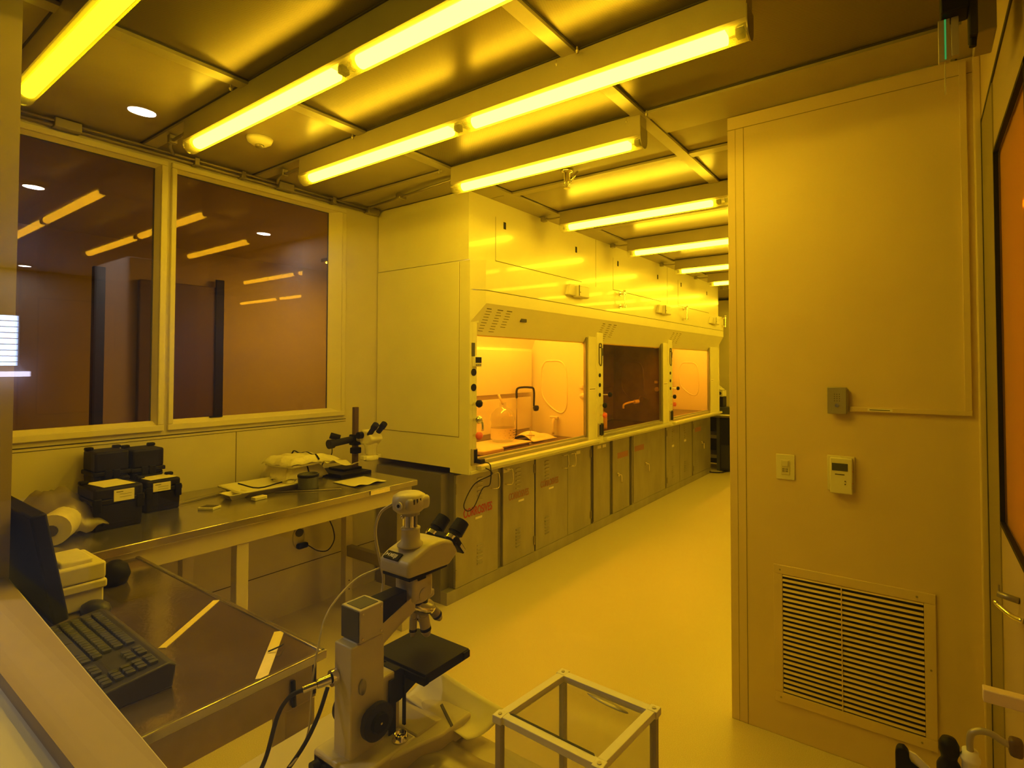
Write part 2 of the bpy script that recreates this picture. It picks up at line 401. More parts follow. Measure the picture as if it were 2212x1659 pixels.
for i in range(5):
    x0, x1 = XB[i] + (.03 if i else 0), XB[i + 1] - .03
    for j in range(len(YB)):
        y0 = (YB[j - 1] if j else -.02) + .03; y1 = YB[j] - .03
        if y0 < .42: y0 = .42
        if i == 0 and y0 > 2.25: continue
        if y1 > 2.3 and i == 2: pass
        perf = i > 0 and y1 < 2.3
        B().box(x0 + .004, x1 - .004, y0 + .004, y1 - .004, 2.770, 2.80).build('filter_panel' if perf else 'plain_panel', 'perf' if perf else 'tile', cl)
        for a, b, c, d in ((x0, x1, y0, y0 + .006), (x0, x1, y1 - .006, y1), (x0, x0 + .006, y0, y1), (x1 - .006, x1, y0, y1)):
            jn.box(a, b, c, d, 2.7655, 2.79)
jn.build('panel_gasket', 'seam', cl)
cl2 = B()
for x, y in ((-2.34, 1.06), (-2.34, 1.63), (-2.34, 2.21), (-1.02, 1.63), (-1.13, 1.66), (-1.02, 2.22), (-1.13, 2.24), (-1.02, 1.05), (-2.25, 1.68)):
    cl2.cyl((x, y, 2.752), (x, y, 2.735), .004, n=8); cl2.cyl((x, y, 2.737), (x, y, 2.727), .008, .004, n=10)
cl2.build('grid_clip', 'aludark', cl)

# viewing wall between the camera and the room: sill, jamb, glazing
vw = B()
vw.prism([(-3.52, .475), (.19, .31), (.19, .20), (-3.52, .20)], 'Z', 0, .985)
struct(vw.build('wall_front', 'wall'))
vs_ = B()
vs_.prism([(-2.165, .405), (.06, .308), (.06, .27), (-2.165, .27)], 'Z', .985, 1.0)
vs_.box(-2.165, .06, .27, .30, 1.0, 1.012)
sill = struct(vs_.build('window_3', 'sill'))
jb = B(); jb.prism([(-2.165, .20), (-2.165, .4105), (-3.52, .475), (-3.52, .20)], 'Z', .985, 2.80)
jb.build('jamb', 'sill', sill)
B().box(.062, .19, .20, .43, .985, 2.80).build('jamb', 'sill', sill)
B().box(-2.17, .06, .276, .282, .99, 2.80).build('viewing_glass', 'viewglass', sill)
struct(B().box(-2.17, .19, .20, .44, 2.80, 2.9).build('trim_3', 'frame'))

# corridor on the camera's side (seen only as reflections in the viewing glass)
cw = B(); cw.box(-9.1, 2.1, -2.3, -2.2, 0, 2.76); cw.box(2.0, 2.1, -2.2, .2, 0, 2.76); cw.box(-9.1, -3.52, .2, .3, 0, 2.8); cw.box(.19, 2.1, .2, .3, 0, 2.8)
struct(cw.build('wall_corridor', 'corr'))
ew = B(); ew.box(-9.1, -9.0, -2.2, -1.18, 0, 2.76); ew.box(-9.1, -9.0, -.84, .2, 0, 2.76); ew.box(-9.1, -9.0, -1.18, -.84, 0, 1.6); ew.box(-9.1, -9.0, -1.18, -.84, 2.2, 2.76)
struct(ew.build('wall_corridor_end', 'corr'))
struct(B().box(-9.1, 2.1, -2.2, .2, .0, .004).build('floor_corridor', 'corr'))
struct(B().box(-9.1, 2.1, -2.3, .2, 2.76, 2.82).build('ceiling_corridor', 'corr'))
wd = struct(B().box(-9.08, -9.06, -1.18, -.84, 1.6, 2.2).build('window_4', 'day'))
bl = B()
for k in range(8): bl.box(-9.04, -9.03, -1.18, -.84, 1.64 + k * .07, 1.648 + k * .07)
bl.build('blind_slats', 'black', wd)
tag(B().box(-9.0, -8.8, -1.25, -.84, 1.47, 1.53, bv=.004).build('wall_shelf', 'white2'), 'pale ledge with painted glow, reflected under the small bright window', 'shelf')
lk = B(); lk.box(-5.14, -4.5, -1.05, -.84, 0, 2.35, bv=.01)  # tall block added only for the upright reflection in the glass
lk = lk.build('upright', 'corrlight'); tag(lk, 'tall pale grey locker added to give a vertical bluish reflection', 'upright')
for x, y in ((-2.92, -.39), (-4.74, -.41), (-4.76, -1.885), (-8.6, -1.14)):
    t = thing('downlight', (x, y, 2.76), '', 'light', 'white corridor downlights reflected in the glass')
    B().cyl((x, y, 2.757), (x, y, 2.752), .045, n=24).build('lamp', 'downlight', t)
    B().lathe([(.047, 2.76), (.065, 2.76), (.065, 2.75), (.047, 2.75), (.047, 2.76)], (x, y, 0)).build('trim_ring', 'corrlight', t)
    area('downlight_glow', (x, y, 2.749), .09, .09, 8, (1, .86, .70))
    t['label'] = {-2.92: 'round white downlight glowing above the row of window tubes, largest of the reflected downlights', -4.74: 'round white downlight reflected over the dark left window pane top',
                  -4.76: 'round white downlight reflected high in the brown window pane beside the hoods', -8.6: 'smallest faint downlight reflected low in the dark pane by the jamb'}[x]

# ================================================================== CEILING FITTINGS
def fixture(x0, x1, y, n, label, glow='tube'):
    t = thing('fluorescent_light', ((x0 + x1) / 2, y, 2.754), label, 'light', 'yellow fluorescent lights under the ceiling')
    hs = B()
    hs.prism([(y - .033, 2.754), (y + .033, 2.754), (y + .036, 2.66), (y + .024, 2.652), (y - .024, 2.652), (y - .036, 2.66)], 'X', x0, x1)
    hs.build('housing', 'alu', t)
    L = (x1 - x0) / n
    for k in range(n):
        a = x0 + k * L; b = a + L
        B().cyl((a + .07, y, 2.6385), (b - .07, y, 2.6385), .024, n=18).build('tube', glow, t)
        for c_ in (a + .027, b - .027): B().box(c_ - .013, c_ + .013, y - .016, y + .016, 2.624, 2.652, bv=.003).build('socket', 'blackmatte', t)
    le = B(); m = 14
    pr = [(y + .036 * math.cos(PI + PI * i / m), 2.650 + .042 * math.sin(PI + PI * i / m)) for i in range(m + 1)]
    pi_ = [(y + .033 * math.cos(2 * PI - PI * i / m), 2.650 + .039 * math.sin(2 * PI - PI * i / m)) for i in range(m + 1)]
    poly = pr
    vs = [(x, p[0], p[1]) for x in (x0 + .002, x1 - .002) for p in poly]; q = len(poly)
    le._faces(vs, [(i, i + 1, q + i + 1, q + i) for i in range(q - 1)], 0, True)
    le.build('lens', 'lens', t)
    if y > 3:
        B().tube([(x0 - .16, y, 2.735), (x0 - .10, y, 2.725), (x0, y, 2.725)], .007, n=6).build('feed_conduit', 'aludark', t)
        B().box(x0 - .19, x0 - .15, y - .02, y + .02, 2.715, 2.75, bv=.003).build('feed_box', 'aludark', t)
    for a, s_ in ((x0, -1), (x1, 1)):
        e = B()
        pp = [(y - .037, 2.70), (y + .037, 2.70)] + [(y + .038 * math.cos(-PI * i / 12), 2.650 + .045 * math.sin(-PI * i / 12)) for i in range(13)]
        e.prism(pp, 'X', a, a + s_ * .004); e.build('end_cap', 'aludark' if s_ > 0 else 'acrylic', t)
    return t
fixture(-2.87, -.43, .55, 2, 'yellow tube light at the upper left corner, crossing over the jamb', 'tube_dim')
fixture(-2.87, -.43, 1.13, 2, 'long two-tube yellow light that runs out of the top of the picture')
fixture(-2.86, -.43, 1.69, 2, 'long two-tube yellow light whose end cap shows near the top of the partition')
fixture(-2.27, -1.06, 2.27, 1, 'short single-tube yellow light with both end caps showing, in front of the hood corner')
for y, l in ((3.38, 'yellow tube light behind the sprinkler, first over the hood aisle'), (4.50, 'second yellow tube light over the aisle, beyond the one behind the sprinkler'),
             (5.66, 'third yellow tube light over the aisle, above the second hood'), (6.76, 'small distant yellow tube light, fourth over the aisle'),
             (7.85, 'tiny far yellow tube light at the end of the hood row'), (8.9, 'farthest yellow tube light, lowest of the aisle lights')):
    fixture(-2.25, .19 if y != 4.50 else 2.63, y, 2 if y != 4.50 else 4, l)

t = thing('smoke_detector', (-2.82, 1.42, 2.77), 'round white smoke detector on the plain ceiling panel between two tube lights', 'detector')
B().lathe([(0, 2.735), (.035, 2.736), (.055, 2.75), (.062, 2.77), (0, 2.77)], (-2.82, 1.42, 0)).build('body', 'white', t)
B().lathe([(0, 2.722), (.018, 2.724), (.022, 2.737), (0, 2.737)], (-2.82, 1.42, 0), n=16).build('sensor_cap', 'aludark', t)
t = thing('sprinkler_head', (-1.75, 2.68, 2.77), 'chrome sprinkler head hanging below the short yellow light', 'sprinkler')
B().lathe([(.0, 2.768), (.04, 2.766), (.03, 2.755), (.018, 2.75), (.018, 2.70), (0, 2.70)], (-1.75, 2.68, 0), n=20).build('body', 'chrome', t)
f = B()
for s_ in (-1, 1): f.tube([(-1.75 + s_ * .014, 2.68, 2.705), (-1.75 + s_ * .020, 2.68, 2.685), (-1.75 + s_ * .004, 2.68, 2.662)], .003, n=6)
f.cyl((-1.75, 2.68, 2.70), (-1.75, 2.68, 2.665), .004, n=8); f.cyl((-1.75, 2.68, 2.662), (-1.75, 2.68, 2.659), .020, n=16)
f.build('deflector', 'chrome', t)
f = B(); f.tube([(-1.73, 2.69, 2.70), (-1.70, 2.72, 2.765)], .006, n=8, smooth=1); f.build('stem', 'chrome', t)

t = thing('conduit', (-3.37, 1.5, 2.74), 'grey metal conduit running along the top of the window wall', 'conduit')
c = B(); c.tube([(-3.385, .46, 2.735), (-3.385, 2.58, 2.735)], .010, n=8, smooth=1); c.tube([(-3.36, .46, 2.75), (-3.36, 2.58, 2.75)], .007, n=8, smooth=1); c.build('pipe', 'aludark', t)
for y in (.80, 1.86, 2.52): B().box(-3.405, -3.345, y - .05, y + .05, 2.72, 2.765, bv=.004).build('junction_box', 'aludark', t)
for y in (.55, 1.35, 1.6, 2.2): B().box(-3.405, -3.35, y - .012, y + .012, 2.722, 2.762, bv=.002).build('clamp', 'aludark', t)
for k, (y, l) in enumerate(((1.13, 'thin conduit stub from the window wall to the long two-tube light'), (1.70, 'thin conduit stub from a junction box to the light with the visible end cap'))):
    t = thing('conduit_stub', (-3.1, y, 2.74), l, 'conduit', 'conduit stubs feeding the ceiling lights')
    B().tube([(-3.35, y + .10, 2.745), (-3.20, y + .03, 2.735), (-3.05, y, 2.72), (-2.88, y, 2.72)], .008, n=8).build('pipe', 'aludark', t)
    B().box(-3.11, -3.08, y - .015, y + .02, 2.71, 2.75, bv=.003).build('strap', 'aludark', t)
t = thing('conduit_branch', (-2.8, 2.42, 2.74), 'longer grey conduit crossing the ceiling to the short yellow light', 'conduit')
B().tube([(-3.3, 2.45, 2.745), (-2.32, 2.36, 2.745)], .009, n=8, smooth=1).build('pipe', 'aludark', t)
B().box(-2.95, -2.91, 2.39, 2.45, 2.73, 2.765, bv=.003).build('clamp', 'aludark', t)

# ================================================================== FUME HOODS
XF = -2.46
def hood(y0, y1, last, lit, label, first=False):
    t = thing('fume_hood', (-2.9, (y0 + y1) / 2, .88), label, 'fume hood', 'fume hoods in a row along the aisle')
    ys, yo = y0 + .07 if first else y0 + .11, y0 + 1.53
    sh = B()
    ya = y0
    # end walls, liner box
    we = XF if first else XF - .052
    sh.box(-3.40, we, ya, ya + .03, .915, 2.298); sh.box(-2.635, we, ya, ya + .03, .885, .915)
    sh.box(-3.40, -3.20, ya + .03, y1, .915, 2.298)
    sh.box(-3.20, XF - .2, ya + .03, y1, 2.27, 2.298)
    sh.box(-3.20, -2.528, y1 - .035, y1, .95, 2.27)
    if last: sh.box(-3.40, XF - .004, y1 - .012, y1, .885, 2.298)
    sh.build('shell', 'hood', t)
    if first:
        p = B(); p.box(-3.40, -2.556, ya - .004, ya, 1.128, 2.293, bv=.0015); p.build('side_panel', 'hood', t)
        q = B(); q.box(-2.556, -2.5525, ya - .001, ya + .001, 1.125, 2.293); q.box(-3.40, -2.5525, ya - .001, ya + .001, 1.1235, 1.127); q.build('side_joint', 'joint', t)
    # control post (near side) and flush panel (far side)
    p = B(); p.box(XF - .05, XF, ya + (.0305 if first else 0), ys, .90, 1.885 if first else 1.90, bv=.002); p.build('control_post', 'hood', t)
    p = B()
    p.prism([(XF - .06, yo), (XF - .012, yo + .012), (XF - .012, y1), (XF - .06, y1)], 'Z', .93, 1.86); p.build('jamb_panel', 'hood', t)
    p = B(); p.box(XF - .055, XF - .030, yo - .010, yo + .003, .96, 1.86); p.box(XF - .024, XF - .018, yo + .001, yo + .008, .96, 1.85); p.build('sash_track', 'aludark', t)
    # valance
    v = B()
    c0 = -2.40
    prof = [(-2.52, 1.80), (c0 - .012, 1.995), (c0, 2.015), (c0, 2.098), (-2.52, 2.098)]
    ya2 = ya + (.09 if first else 0)
    v.prism(prof, 'Y', ya2, y1)
    if first:
        v._faces([(-2.4595, ya + .002, 1.885), (c0, ya2, 2.01), (-2.4595, ya + .002, 2.098), (c0, ya2, 2.098), (-2.52, ya2, 1.80), (-2.4595, ya2, 2.098)], [(0, 1, 3, 2), (0, 4, 1), (2, 3, 5), (0, 2, 5, 4), (1, 4, 5, 3)])
        v.box(-2.52, -2.462, ya + .031, ya2, 1.885, 2.098)
    v.build('valance', 'hood', t)
    f = B(); f.box(-2.52, c0, ya2, y1, 2.103, 2.30)
    if first: f.prism([(-2.4595, ya + .002), (-2.40, ya2), (-2.4595, ya2)], 'Z', 2.103, 2.30)
    f.build('upper_face', 'hood', t)
    B().box(-2.52, c0 - .004, ya2 + .004, y1, 2.09, 2.11).build('face_joint', 'seam', t)
    # ceiling enclosure with access panel
    e = B(); e.box(-3.40, XF - .012, ya, y1 - .001, 2.302, 2.762); e.build('enclosure', 'hood', t)
    py = ya + (.27 if first else .33)
    e = B(); e.box(XF - .012, XF - .009, py, py + 1.15, 2.335, 2.645, bv=.001); e.build('access_panel', 'hood', t)
    e = B(); e.box(XF - .0125, XF - .0115, py - .003, py + 1.153, 2.331, 2.335); e.box(XF - .0125, XF - .0115, py + 1.15, py + 1.153, 2.335, 2.645)
    e.box(XF - .0125, XF - .0118, py - .002, py, 2.335, 2.645); e.box(XF - .0125, XF - .0112, y1 - .003, y1, 2.3, 2.76)
    e.build('panel_joint', 'seam', t)
    for a in (py + .095, py + 1.055): B().box(XF - .010, XF - .0075, a - .013, a + .013, 2.575, 2.625).build('panel_slot', 'black', t)
    # liner
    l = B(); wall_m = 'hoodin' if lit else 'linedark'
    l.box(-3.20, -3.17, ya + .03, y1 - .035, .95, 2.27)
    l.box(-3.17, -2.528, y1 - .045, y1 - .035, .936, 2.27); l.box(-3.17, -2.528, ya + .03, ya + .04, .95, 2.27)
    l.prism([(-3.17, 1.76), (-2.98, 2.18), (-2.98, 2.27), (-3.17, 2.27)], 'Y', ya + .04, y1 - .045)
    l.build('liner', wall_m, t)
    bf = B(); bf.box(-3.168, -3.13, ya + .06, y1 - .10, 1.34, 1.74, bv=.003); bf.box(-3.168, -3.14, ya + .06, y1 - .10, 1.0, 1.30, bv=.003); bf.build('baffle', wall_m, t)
    # outline of the oval side window
    r_ = B(); yw = y1 - .046
    pts = [(-3.05, 1.57), (-3.01, 1.635), (-2.92, 1.645), (-2.83, 1.635), (-2.775, 1.57), (-2.76, 1.40), (-2.765, 1.22), (-2.82, 1.155), (-2.92, 1.19), (-3.03, 1.29), (-3.055, 1.40), (-3.05, 1.57), (-3.01, 1.635)]
    r_.tube([(a, yw, b) for a, b in pts], .008, n=6); r_.build('side_window_rim', wall_m, t)
    # work surface, lip, sill
    B().box(-3.17, -2.55, ya + .04, y1 - .045, .905, .935).build('work_surface', 'hooddark', t)
    s_ = B(); s_.box(-2.545, -2.478, ya + .03, yo, .905, .962, bv=.006); s_.build('sash_sill', 'alu', t)
    s_ = B(); s_.box(-2.47, -2.420, ys, y1, .905, .937, bv=.008)
    s_.box(-2.62, XF + .01, ya + .005, y1, .885, .908, bv=.004)
    s_.build('airfoil_lip', 'hoodmetal', t)
    B().box(-2.520, -2.515, ys - .02, yo + .002, .955, 1.812).build('sash_glass', 'amberglass', t)
    sb = B(); sb.box(-2.524, -2.504, ys, yo, .955, .978, bv=.003); sb.build('sash_rail', 'alu', t)
    # little clips on the far side wall
    for z in (1.83, 1.42): B().box(-2.61, -2.575, y1 - .075, y1 - .046, z - .03, z, bv=.004).build('wall_clip', 'hoodin', t)
    c_ = B(); c_.lathe([(0, 0), (.028, 0), (.028, .008), (0, .01)], (0, 0, 0), M4=Matrix.Translation((-2.585, y1 - .055, 1.32)) @ Matrix.Rotation(PI / 2, 4, 'X')); c_.build('round_gauge', 'hoodin', t)
    # lamp
    if lit:
        lt = emis('hood lamp %d' % lit, (1., .66, .30), HOOD_LAMP * (1. if lit == 1 else .75))
        B().box(-2.86, -2.74, ya + .25, y1 - .3, 2.235, 2.265).build('hood_lamp', lt, t)
    # post fittings
    yc = (ya + ys) / 2 + (.005 if first else 0)
    X_ = XF + .001
    if first:
        B().box(X_ - .001, X_ + .002, yc - .022, yc + .008, 1.66, 1.75).build('switch_plate', 'darkgrey', t)
        for z in (1.555, 1.455): B().cyl((X_ - .004, yc - .002, z), (X_ + .003, yc - .002, z), .024, n=20).build('service_hole', 'black', t)
        zs = ((1.35, 'black'), (1.245, 'chrome'), (1.14, 'redknob'))
    else:
        rr = B(); pz = [(yc - .022, 1.62), (yc - .022, 1.78), (yc, 1.80), (yc + .022, 1.78), (yc + .022, 1.62), (yc, 1.60), (yc - .022, 1.62)]
        rr.tube([(X_ + .002, a, b) for a, b in pz], .005, n=6); rr.build('oval_rim', 'ink', t)
        B().box(X_ - .001, X_ + .002, yc - .012, yc + .010, 1.76, 1.772).build('rim_mark', 'black', t)
        B().box(X_ - .001, X_ + .002, yc + .028, yc + .050, 1.69, 1.76).build('switch_plate', 'darkgrey', t)
        for z in (1.51, 1.42, 1.33): B().cyl((X_ - .004, yc - .01, z), (X_ + .003, yc - .01, z), .018, n=18).build('service_hole', 'black', t)
        zs = ((1.235, 'black'), (1.145, 'redknob'))
        B().cyl((X_ - .02, ys + .005, 1.33), (X_ + .05, ys + .02, 1.33), .006, n=8).build('valve_stem', 'chrome', t)
        kb_ = B(); kb_.lathe([(0, 0), (.018, .002), (.024, .012), (.018, .03), (0, .032)], n=10, M4=Matrix.Translation((X_ + .045, ys + .02, 1.33)) @ Matrix.Rotation(PI / 2, 4, 'Y')); kb_.build('valve_knob', 'black', t)
        for k, yy in enumerate((yc - .03, yc + .02)):
            B().box(X_ - .001, X_ + .014, yy - .018, yy + .018, .955, 1.07, bv=.003).build('outlet_cover', 'darkgrey' if k else 'alu', t)
            B().box(X_ + .014, X_ + .018, yy - .011, yy + .011, .965, 1.06).build('outlet', 'black', t)
    for z, mm in zs:
        B().cyl((X_, yc, z), (X_ + .035, yc, z), .008, n=10).build('valve_stem', 'chrome', t)
        kb_ = B(); kb_.lathe([(0, 0), (.020, .001), (.027, .012), (.024, .028), (.010, .034), (0, .034)], n=7 if mm == 'black' else 12, M4=Matrix.Translation((X_ + .032, yc, z)) @ Matrix.Rotation(PI / 2, 4, 'Y'))
        kb_.build('valve_knob', mm, t)
    if first: 
        B().tube([(X_ + .035, yc + .02, 1.24), (X_ + .045, yc + .035, 1.22), (X_ + .045, yc + .038, 1.17)], .008, n=8).build('hose_barb', 'chrome', t)
        B().box(X_ - .002, X_ + .012, yc - .028, yc + .026, .945, 1.055, bv=.004).build('outlet_cover', 'alu', t)
        B().box(X_ + .012, X_ + .016, yc - .008, yc + .020, .96, 1.045).build('outlet', 'black', t)
    # printed labels on the sloping underside and the jamb panel
    sl = Vector((-(.108), 0, -.195)).normalized(); nrm = Vector((.195, 0, -.108)).normalized()
    rnd = random.Random(int(y0 * 100))
    for k, yy in enumerate((ya2 + .03, ya2 + .14, ya2 + .24)):
        lb = B()
        for r in range(9 if k < 2 else 7):
            st = .012 + r * .021
            p = Vector((c0 - .012, 0, 1.995)) + sl * st + nrm * .0008
            ln = .06 * rnd.uniform(.75, 1) * (1.1 if (r == 0 and k == 2) else 1)
            hh = .004 if r else .006
            a = p + sl * hh
            lb._faces([(p.x, yy, p.z), (p.x, yy + ln, p.z), (a.x, yy + ln, a.z), (a.x, yy, a.z)], [(0, 1, 2, 3)])
        lb.build('printed_notice', 'ink', t)
    if first:
        q = B(); q.box(-2.455, -2.44, ya2 + .43, ya2 + .50, 1.92, 1.95, bv=.003); q.build('sash_sensor', 'ink', t)
    else:
        pass
    q = B(); q.box(XF - .0125, XF - .011, yo + .02, yo + .125, 1.375, 1.40); q.build('paper_label', 'label', t)
    q = B(); q.box(XF - .0112, XF - .0105, yo + .025, yo + .12, 1.384, 1.390); q.build('label_print', 'ink', t)
    return t
h1 = hood(2.60, 4.27, False, 1, 'nearest fume hood, brightly lit orange inside, with a glass jug and faucet', True)
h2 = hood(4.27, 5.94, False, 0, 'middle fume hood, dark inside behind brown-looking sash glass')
h3 = hood(5.94, 7.84, True, 2, 'farthest fume hood, lit orange inside, with an oval outline on its side wall')

for y, l in ((3.80, 'folded white paper taped on the face of the nearest hood, with a dark left edge'), (5.60, 'white box on the face over the middle hood'), (7.35, 'small pale box on the face over the farthest hood')):
    t = thing('lamp_box', (-2.40, y, 2.17), l, 'box', 'small white boxes on the hood faces')
    b_ = B(); b_.prism([(y - .16, 2.175), (y - .125, 2.265), (y - .05, 2.27), (y - .05, 2.175)], 'X', -2.40, -2.365, bv=.006); b_.build('lamp_head', 'white', t)
    b_ = B(); b_.box(-2.40, -2.335, y - .045, y + .13, 2.165, 2.262, bv=.012); b_.build('battery_case', 'white', t)
    b_ = B(); b_.box(-2.336, -2.333, y - .043, y - .034, 2.175, 2.262); b_.cyl((-2.336, y - .022, 2.205), (-2.332, y - .022, 2.205), .004, n=8); b_.build('edge_mark', 'ink', t)
for y, l in ((4.60, 'glass flow tube in a chrome bracket between the nearest and middle hoods'), (6.25, 'glass flow tube in a chrome bracket between the middle and farthest hoods'), (7.78, 'chrome flow tube bracket at the far end by the partition edge')):
    t = thing('flow_tube', (-2.39, y, 2.15), l, 'gauge', 'chrome flow tubes on the hood faces')
    for z in (2.285, 2.165):
        b_ = B(); b_.cyl((-2.40, y, z), (-2.335, y, z), .009, n=12); b_.cyl((-2.40, y, z), (-2.392, y, z), .02, n=14); b_.cyl((-2.35, y, z - .014), (-2.35, y, z + .014), .013, n=12)
        b_.build('bracket', 'chrome', t)
    B().cyl((-2.35, y, 2.165), (-2.35, y, 2.285), .007, n=12).build('glass_tube', 'chrome', t)
    B().lathe([(0, .012), (.012, .008), (.015, 0), (.009, -.006), (0, -.006)], (-2.35, y, 2.31), n=12).build('cap', 'chrome', t)
t = thing('lab_timer', (-2.44, 2.655, 1.59), 'small white digital timer clipped to the first hood post', 'timer')
B().box(-2.458, -2.435, 2.622, 2.692, 1.592, 1.66, bv=.005).build('case', 'white', t)
B().box(-2.436, -2.433, 2.630, 2.686, 1.618, 1.655).build('display', 'black', t)
for k in range(3): B().box(-2.436, -2.432, 2.634 + k * .018, 2.646 + k * .018, 1.600, 1.607).build('button', 'ink', t)
t = thing('looped_cable', (-2.43, 2.68, .95), 'black power cord looping down from the first hood post outlet', 'cord')
B().box(-2.443, -2.40, 2.645, 2.690, .955, .985, bv=.006).build('plug', 'black', t)
B().tube([(-2.41, 2.69, .965), (-2.40, 2.74, .93), (-2.43, 2.77, .80), (-2.56, 2.84, .74), (-2.60, 2.80, .62), (-2.61, 2.74, .60), (-2.60, 2.70, .66), (-2.58, 2.78, .78), (-2.44, 2.80, .86), (-2.42, 2.72, .915), (-2.45, 2.70, .92)], .0035, n=6, smooth=8).build('cable', 'black', t)

# things standing in the nearest hood
zw = .935
t = thing('glass_jug', (-2.93, 3.50, zw), 'round clear glass jug with a labelled base in the nearest hood', 'jug')
B().lathe([(0, zw + .03), (.085, zw + .03), (.10, zw + .05), (.10, zw + .15), (.095, zw + .18), (.105, zw + .215), (.095, zw + .26), (.06, zw + .30), (.03, zw + .315), (.026, zw + .35), (.03, zw + .355)], (-2.93, 3.50, 0)).build('body', 'clearglass', t)
B().lathe([(.1015, zw + .055), (.1015, zw + .145)], (-2.93, 3.50, 0)).build('paper_label', 'label', t)
q = B()
for k in range(4):
    for a in range(5):
        an = -1.2 + a * .42 + .1 * (k % 2); q.box(-2.93 + math.cos(an) * .1018, -2.93 + math.cos(an) * .1035, 3.50 + math.sin(an) * .1018, 3.50 + math.sin(an) * .1018 + .02, zw + .065 + k * .02, zw + .069 + k * .02)
q.build('label_print', 'ink', t)
B().tube([(-2.93, 3.50, zw + .34), (-2.935, 3.48, zw + .38), (-2.95, 3.465, zw + .42)], .010, n=8).build('spout', 'hoodin', t)
t = thing('spill_tray', (-2.93, 3.38, zw), 'white plastic tray under the glass jug', 'tray')
q = B(); q.box(-3.08, -2.78, 3.12, 3.66, zw, zw + .012, bv=.004); q.prism([(-3.10, 3.10), (-2.76, 3.10), (-2.76, 3.68), (-3.10, 3.68)], 'Z', zw + .012, zw + .026, bv=.006); q.build('tray_shell', 'white', t)
tag(B().box(-2.78, -2.68, 2.98, 3.22, zw, zw + .035, bv=.01).build('glove_box', 'white'), 'white box lying on its side beside the tray at the near corner of the hood', 'box')
q = B(); q.grid(lambda u, v: (-3.02 + .26 * u, 3.72 + .34 * v, zw + .07 * math.sin(PI * min(1, u * 1.1)) * (.7 + .3 * math.sin(5 * v)) + .012), 10, 12, .006)
tag(q.build('wipe_stack', 'towel'), 'crumpled white wipes behind the glass jug', 'wipes')
t = thing('hood_faucet', (-3.08, 3.98, zw), 'dark gooseneck faucet with a knob at the back of the nearest hood', 'faucet')
B().tube([(-3.10, 3.90, 1.30), (-3.10, 3.90, 1.37), (-3.09, 3.93, 1.395), (-3.05, 4.03, 1.395), (-3.03, 4.07, 1.37), (-3.03, 4.07, 1.22)], .010, n=8, smooth=4).build('gooseneck', 'blackmatte', t)
B().tube([(-3.10, 3.90, 1.31), (-3.10, 3.90, .95)], .005, n=8).build('riser', 'aludark', t)
q = B(); q.lathe([(0, -.03), (.022, -.024), (.03, 0), (.024, .022), (0, .026)], (-3.02, 4.09, 1.20), n=16); q.build('knob', 'blackmatte', t)
for x, y, l in ((-2.86, 4.16, 'pale cup sink tap on the far side wall of the nearest hood'),):
    t = thing('water_tap', (x, y, 1.0), l, 'tap')
    q = B(); q.tube([(x, y + .06, 1.10), (x, y, 1.10), (x, y - .02, 1.07), (x, y - .02, .96)], .013, n=8); q.build('spout', 'hoodin', t)
    B().box(x - .045, x + .045, y - .015, y + .015, 1.108, 1.128, bv=.006).build('handle', 'hoodin', t)
t = thing('glass_stopcock', (-2.76, 3.66, zw), 'small clear glass stopcock piece standing near the hood sill', 'glassware')
B().lathe([(.03, zw), (.03, zw + .006), (.006, zw + .01), (.006, zw + .05), (.014, zw + .06), (.014, zw + .09), (.005, zw + .10), (.005, zw + .15)], (-2.76, 3.66, 0), n=14).build('body', 'clearglass', t)
B().tube([(-2.79, 3.64, zw + .075), (-2.73, 3.68, zw + .075)], .006, n=8).build('stopcock', 'white', t)
# middle and far hoods
t = thing('white_bottle', (-2.78, 4.95, zw), 'pale plastic bottle standing in the dark middle hood', 'bottle')
B().lathe([(0, zw), (.04, zw), (.042, zw + .02), (.042, zw + .13), (.03, zw + .15), (.018, zw + .155), (.018, zw + .16), (0, zw + .16)], (-2.78, 4.95, 0), n=18).build('body', 'white', t)
B().cyl((-2.78, 4.95, zw + .16), (-2.78, 4.95, zw + .18), .020, n=14).build('cap', 'hoodin', t)
q = B(); q.box(-2.95, -2.74, 4.50, 4.84, zw, zw + .05, bv=.015); tag(q.build('plastic_tray', 'white'), 'pale plastic tray at the near side of the dark middle hood', 'tray')
t = thing('spray_nozzle', (-2.70, 5.30, 1.10), 'white spray nozzle hose end hanging in the dark middle hood', 'nozzle')
B().tube([(-2.66, 5.46, 1.20), (-2.69, 5.36, 1.19), (-2.71, 5.28, 1.17), (-2.71, 5.27, 1.13)], .012, n=8).build('nozzle', 'white', t)
B().cyl((-2.665, 5.44, 1.195), (-2.64, 5.50, 1.20), .022, n=12).build('grip', 'white', t)
B().tube([(-2.64, 5.50, 1.20), (-2.66, 5.60, 1.25), (-2.70, 5.88, 1.20)], .006, n=6).build('hose', 'aludark', t)
t = thing('hood_rod', (-3.05, 5.05, zw), 'dark gooseneck tap at the back of the middle hood', 'faucet')
B().tube([(-3.05, 5.05, zw), (-3.05, 5.05, 1.36), (-3.04, 5.10, 1.39), (-3.02, 5.16, 1.36), (-3.02, 5.16, 1.12)], .009, n=8).build('gooseneck', 'blackmatte', t)
q = B(); q.grid(lambda u, v: (-3.00 + .2 * u, 6.35 + .35 * v, zw + .09 * math.sin(PI * u) * (.6 + .4 * math.cos(4 * v)) + .012), 8, 8, .006)
tag(q.build('paper_bundle', 'towel'), 'pale crumpled bundle inside the farthest lit hood', 'wipes')
t = thing('funnel_stand', (-2.95, 6.95, zw), 'pale funnel-topped stand inside the farthest lit hood', 'glassware')
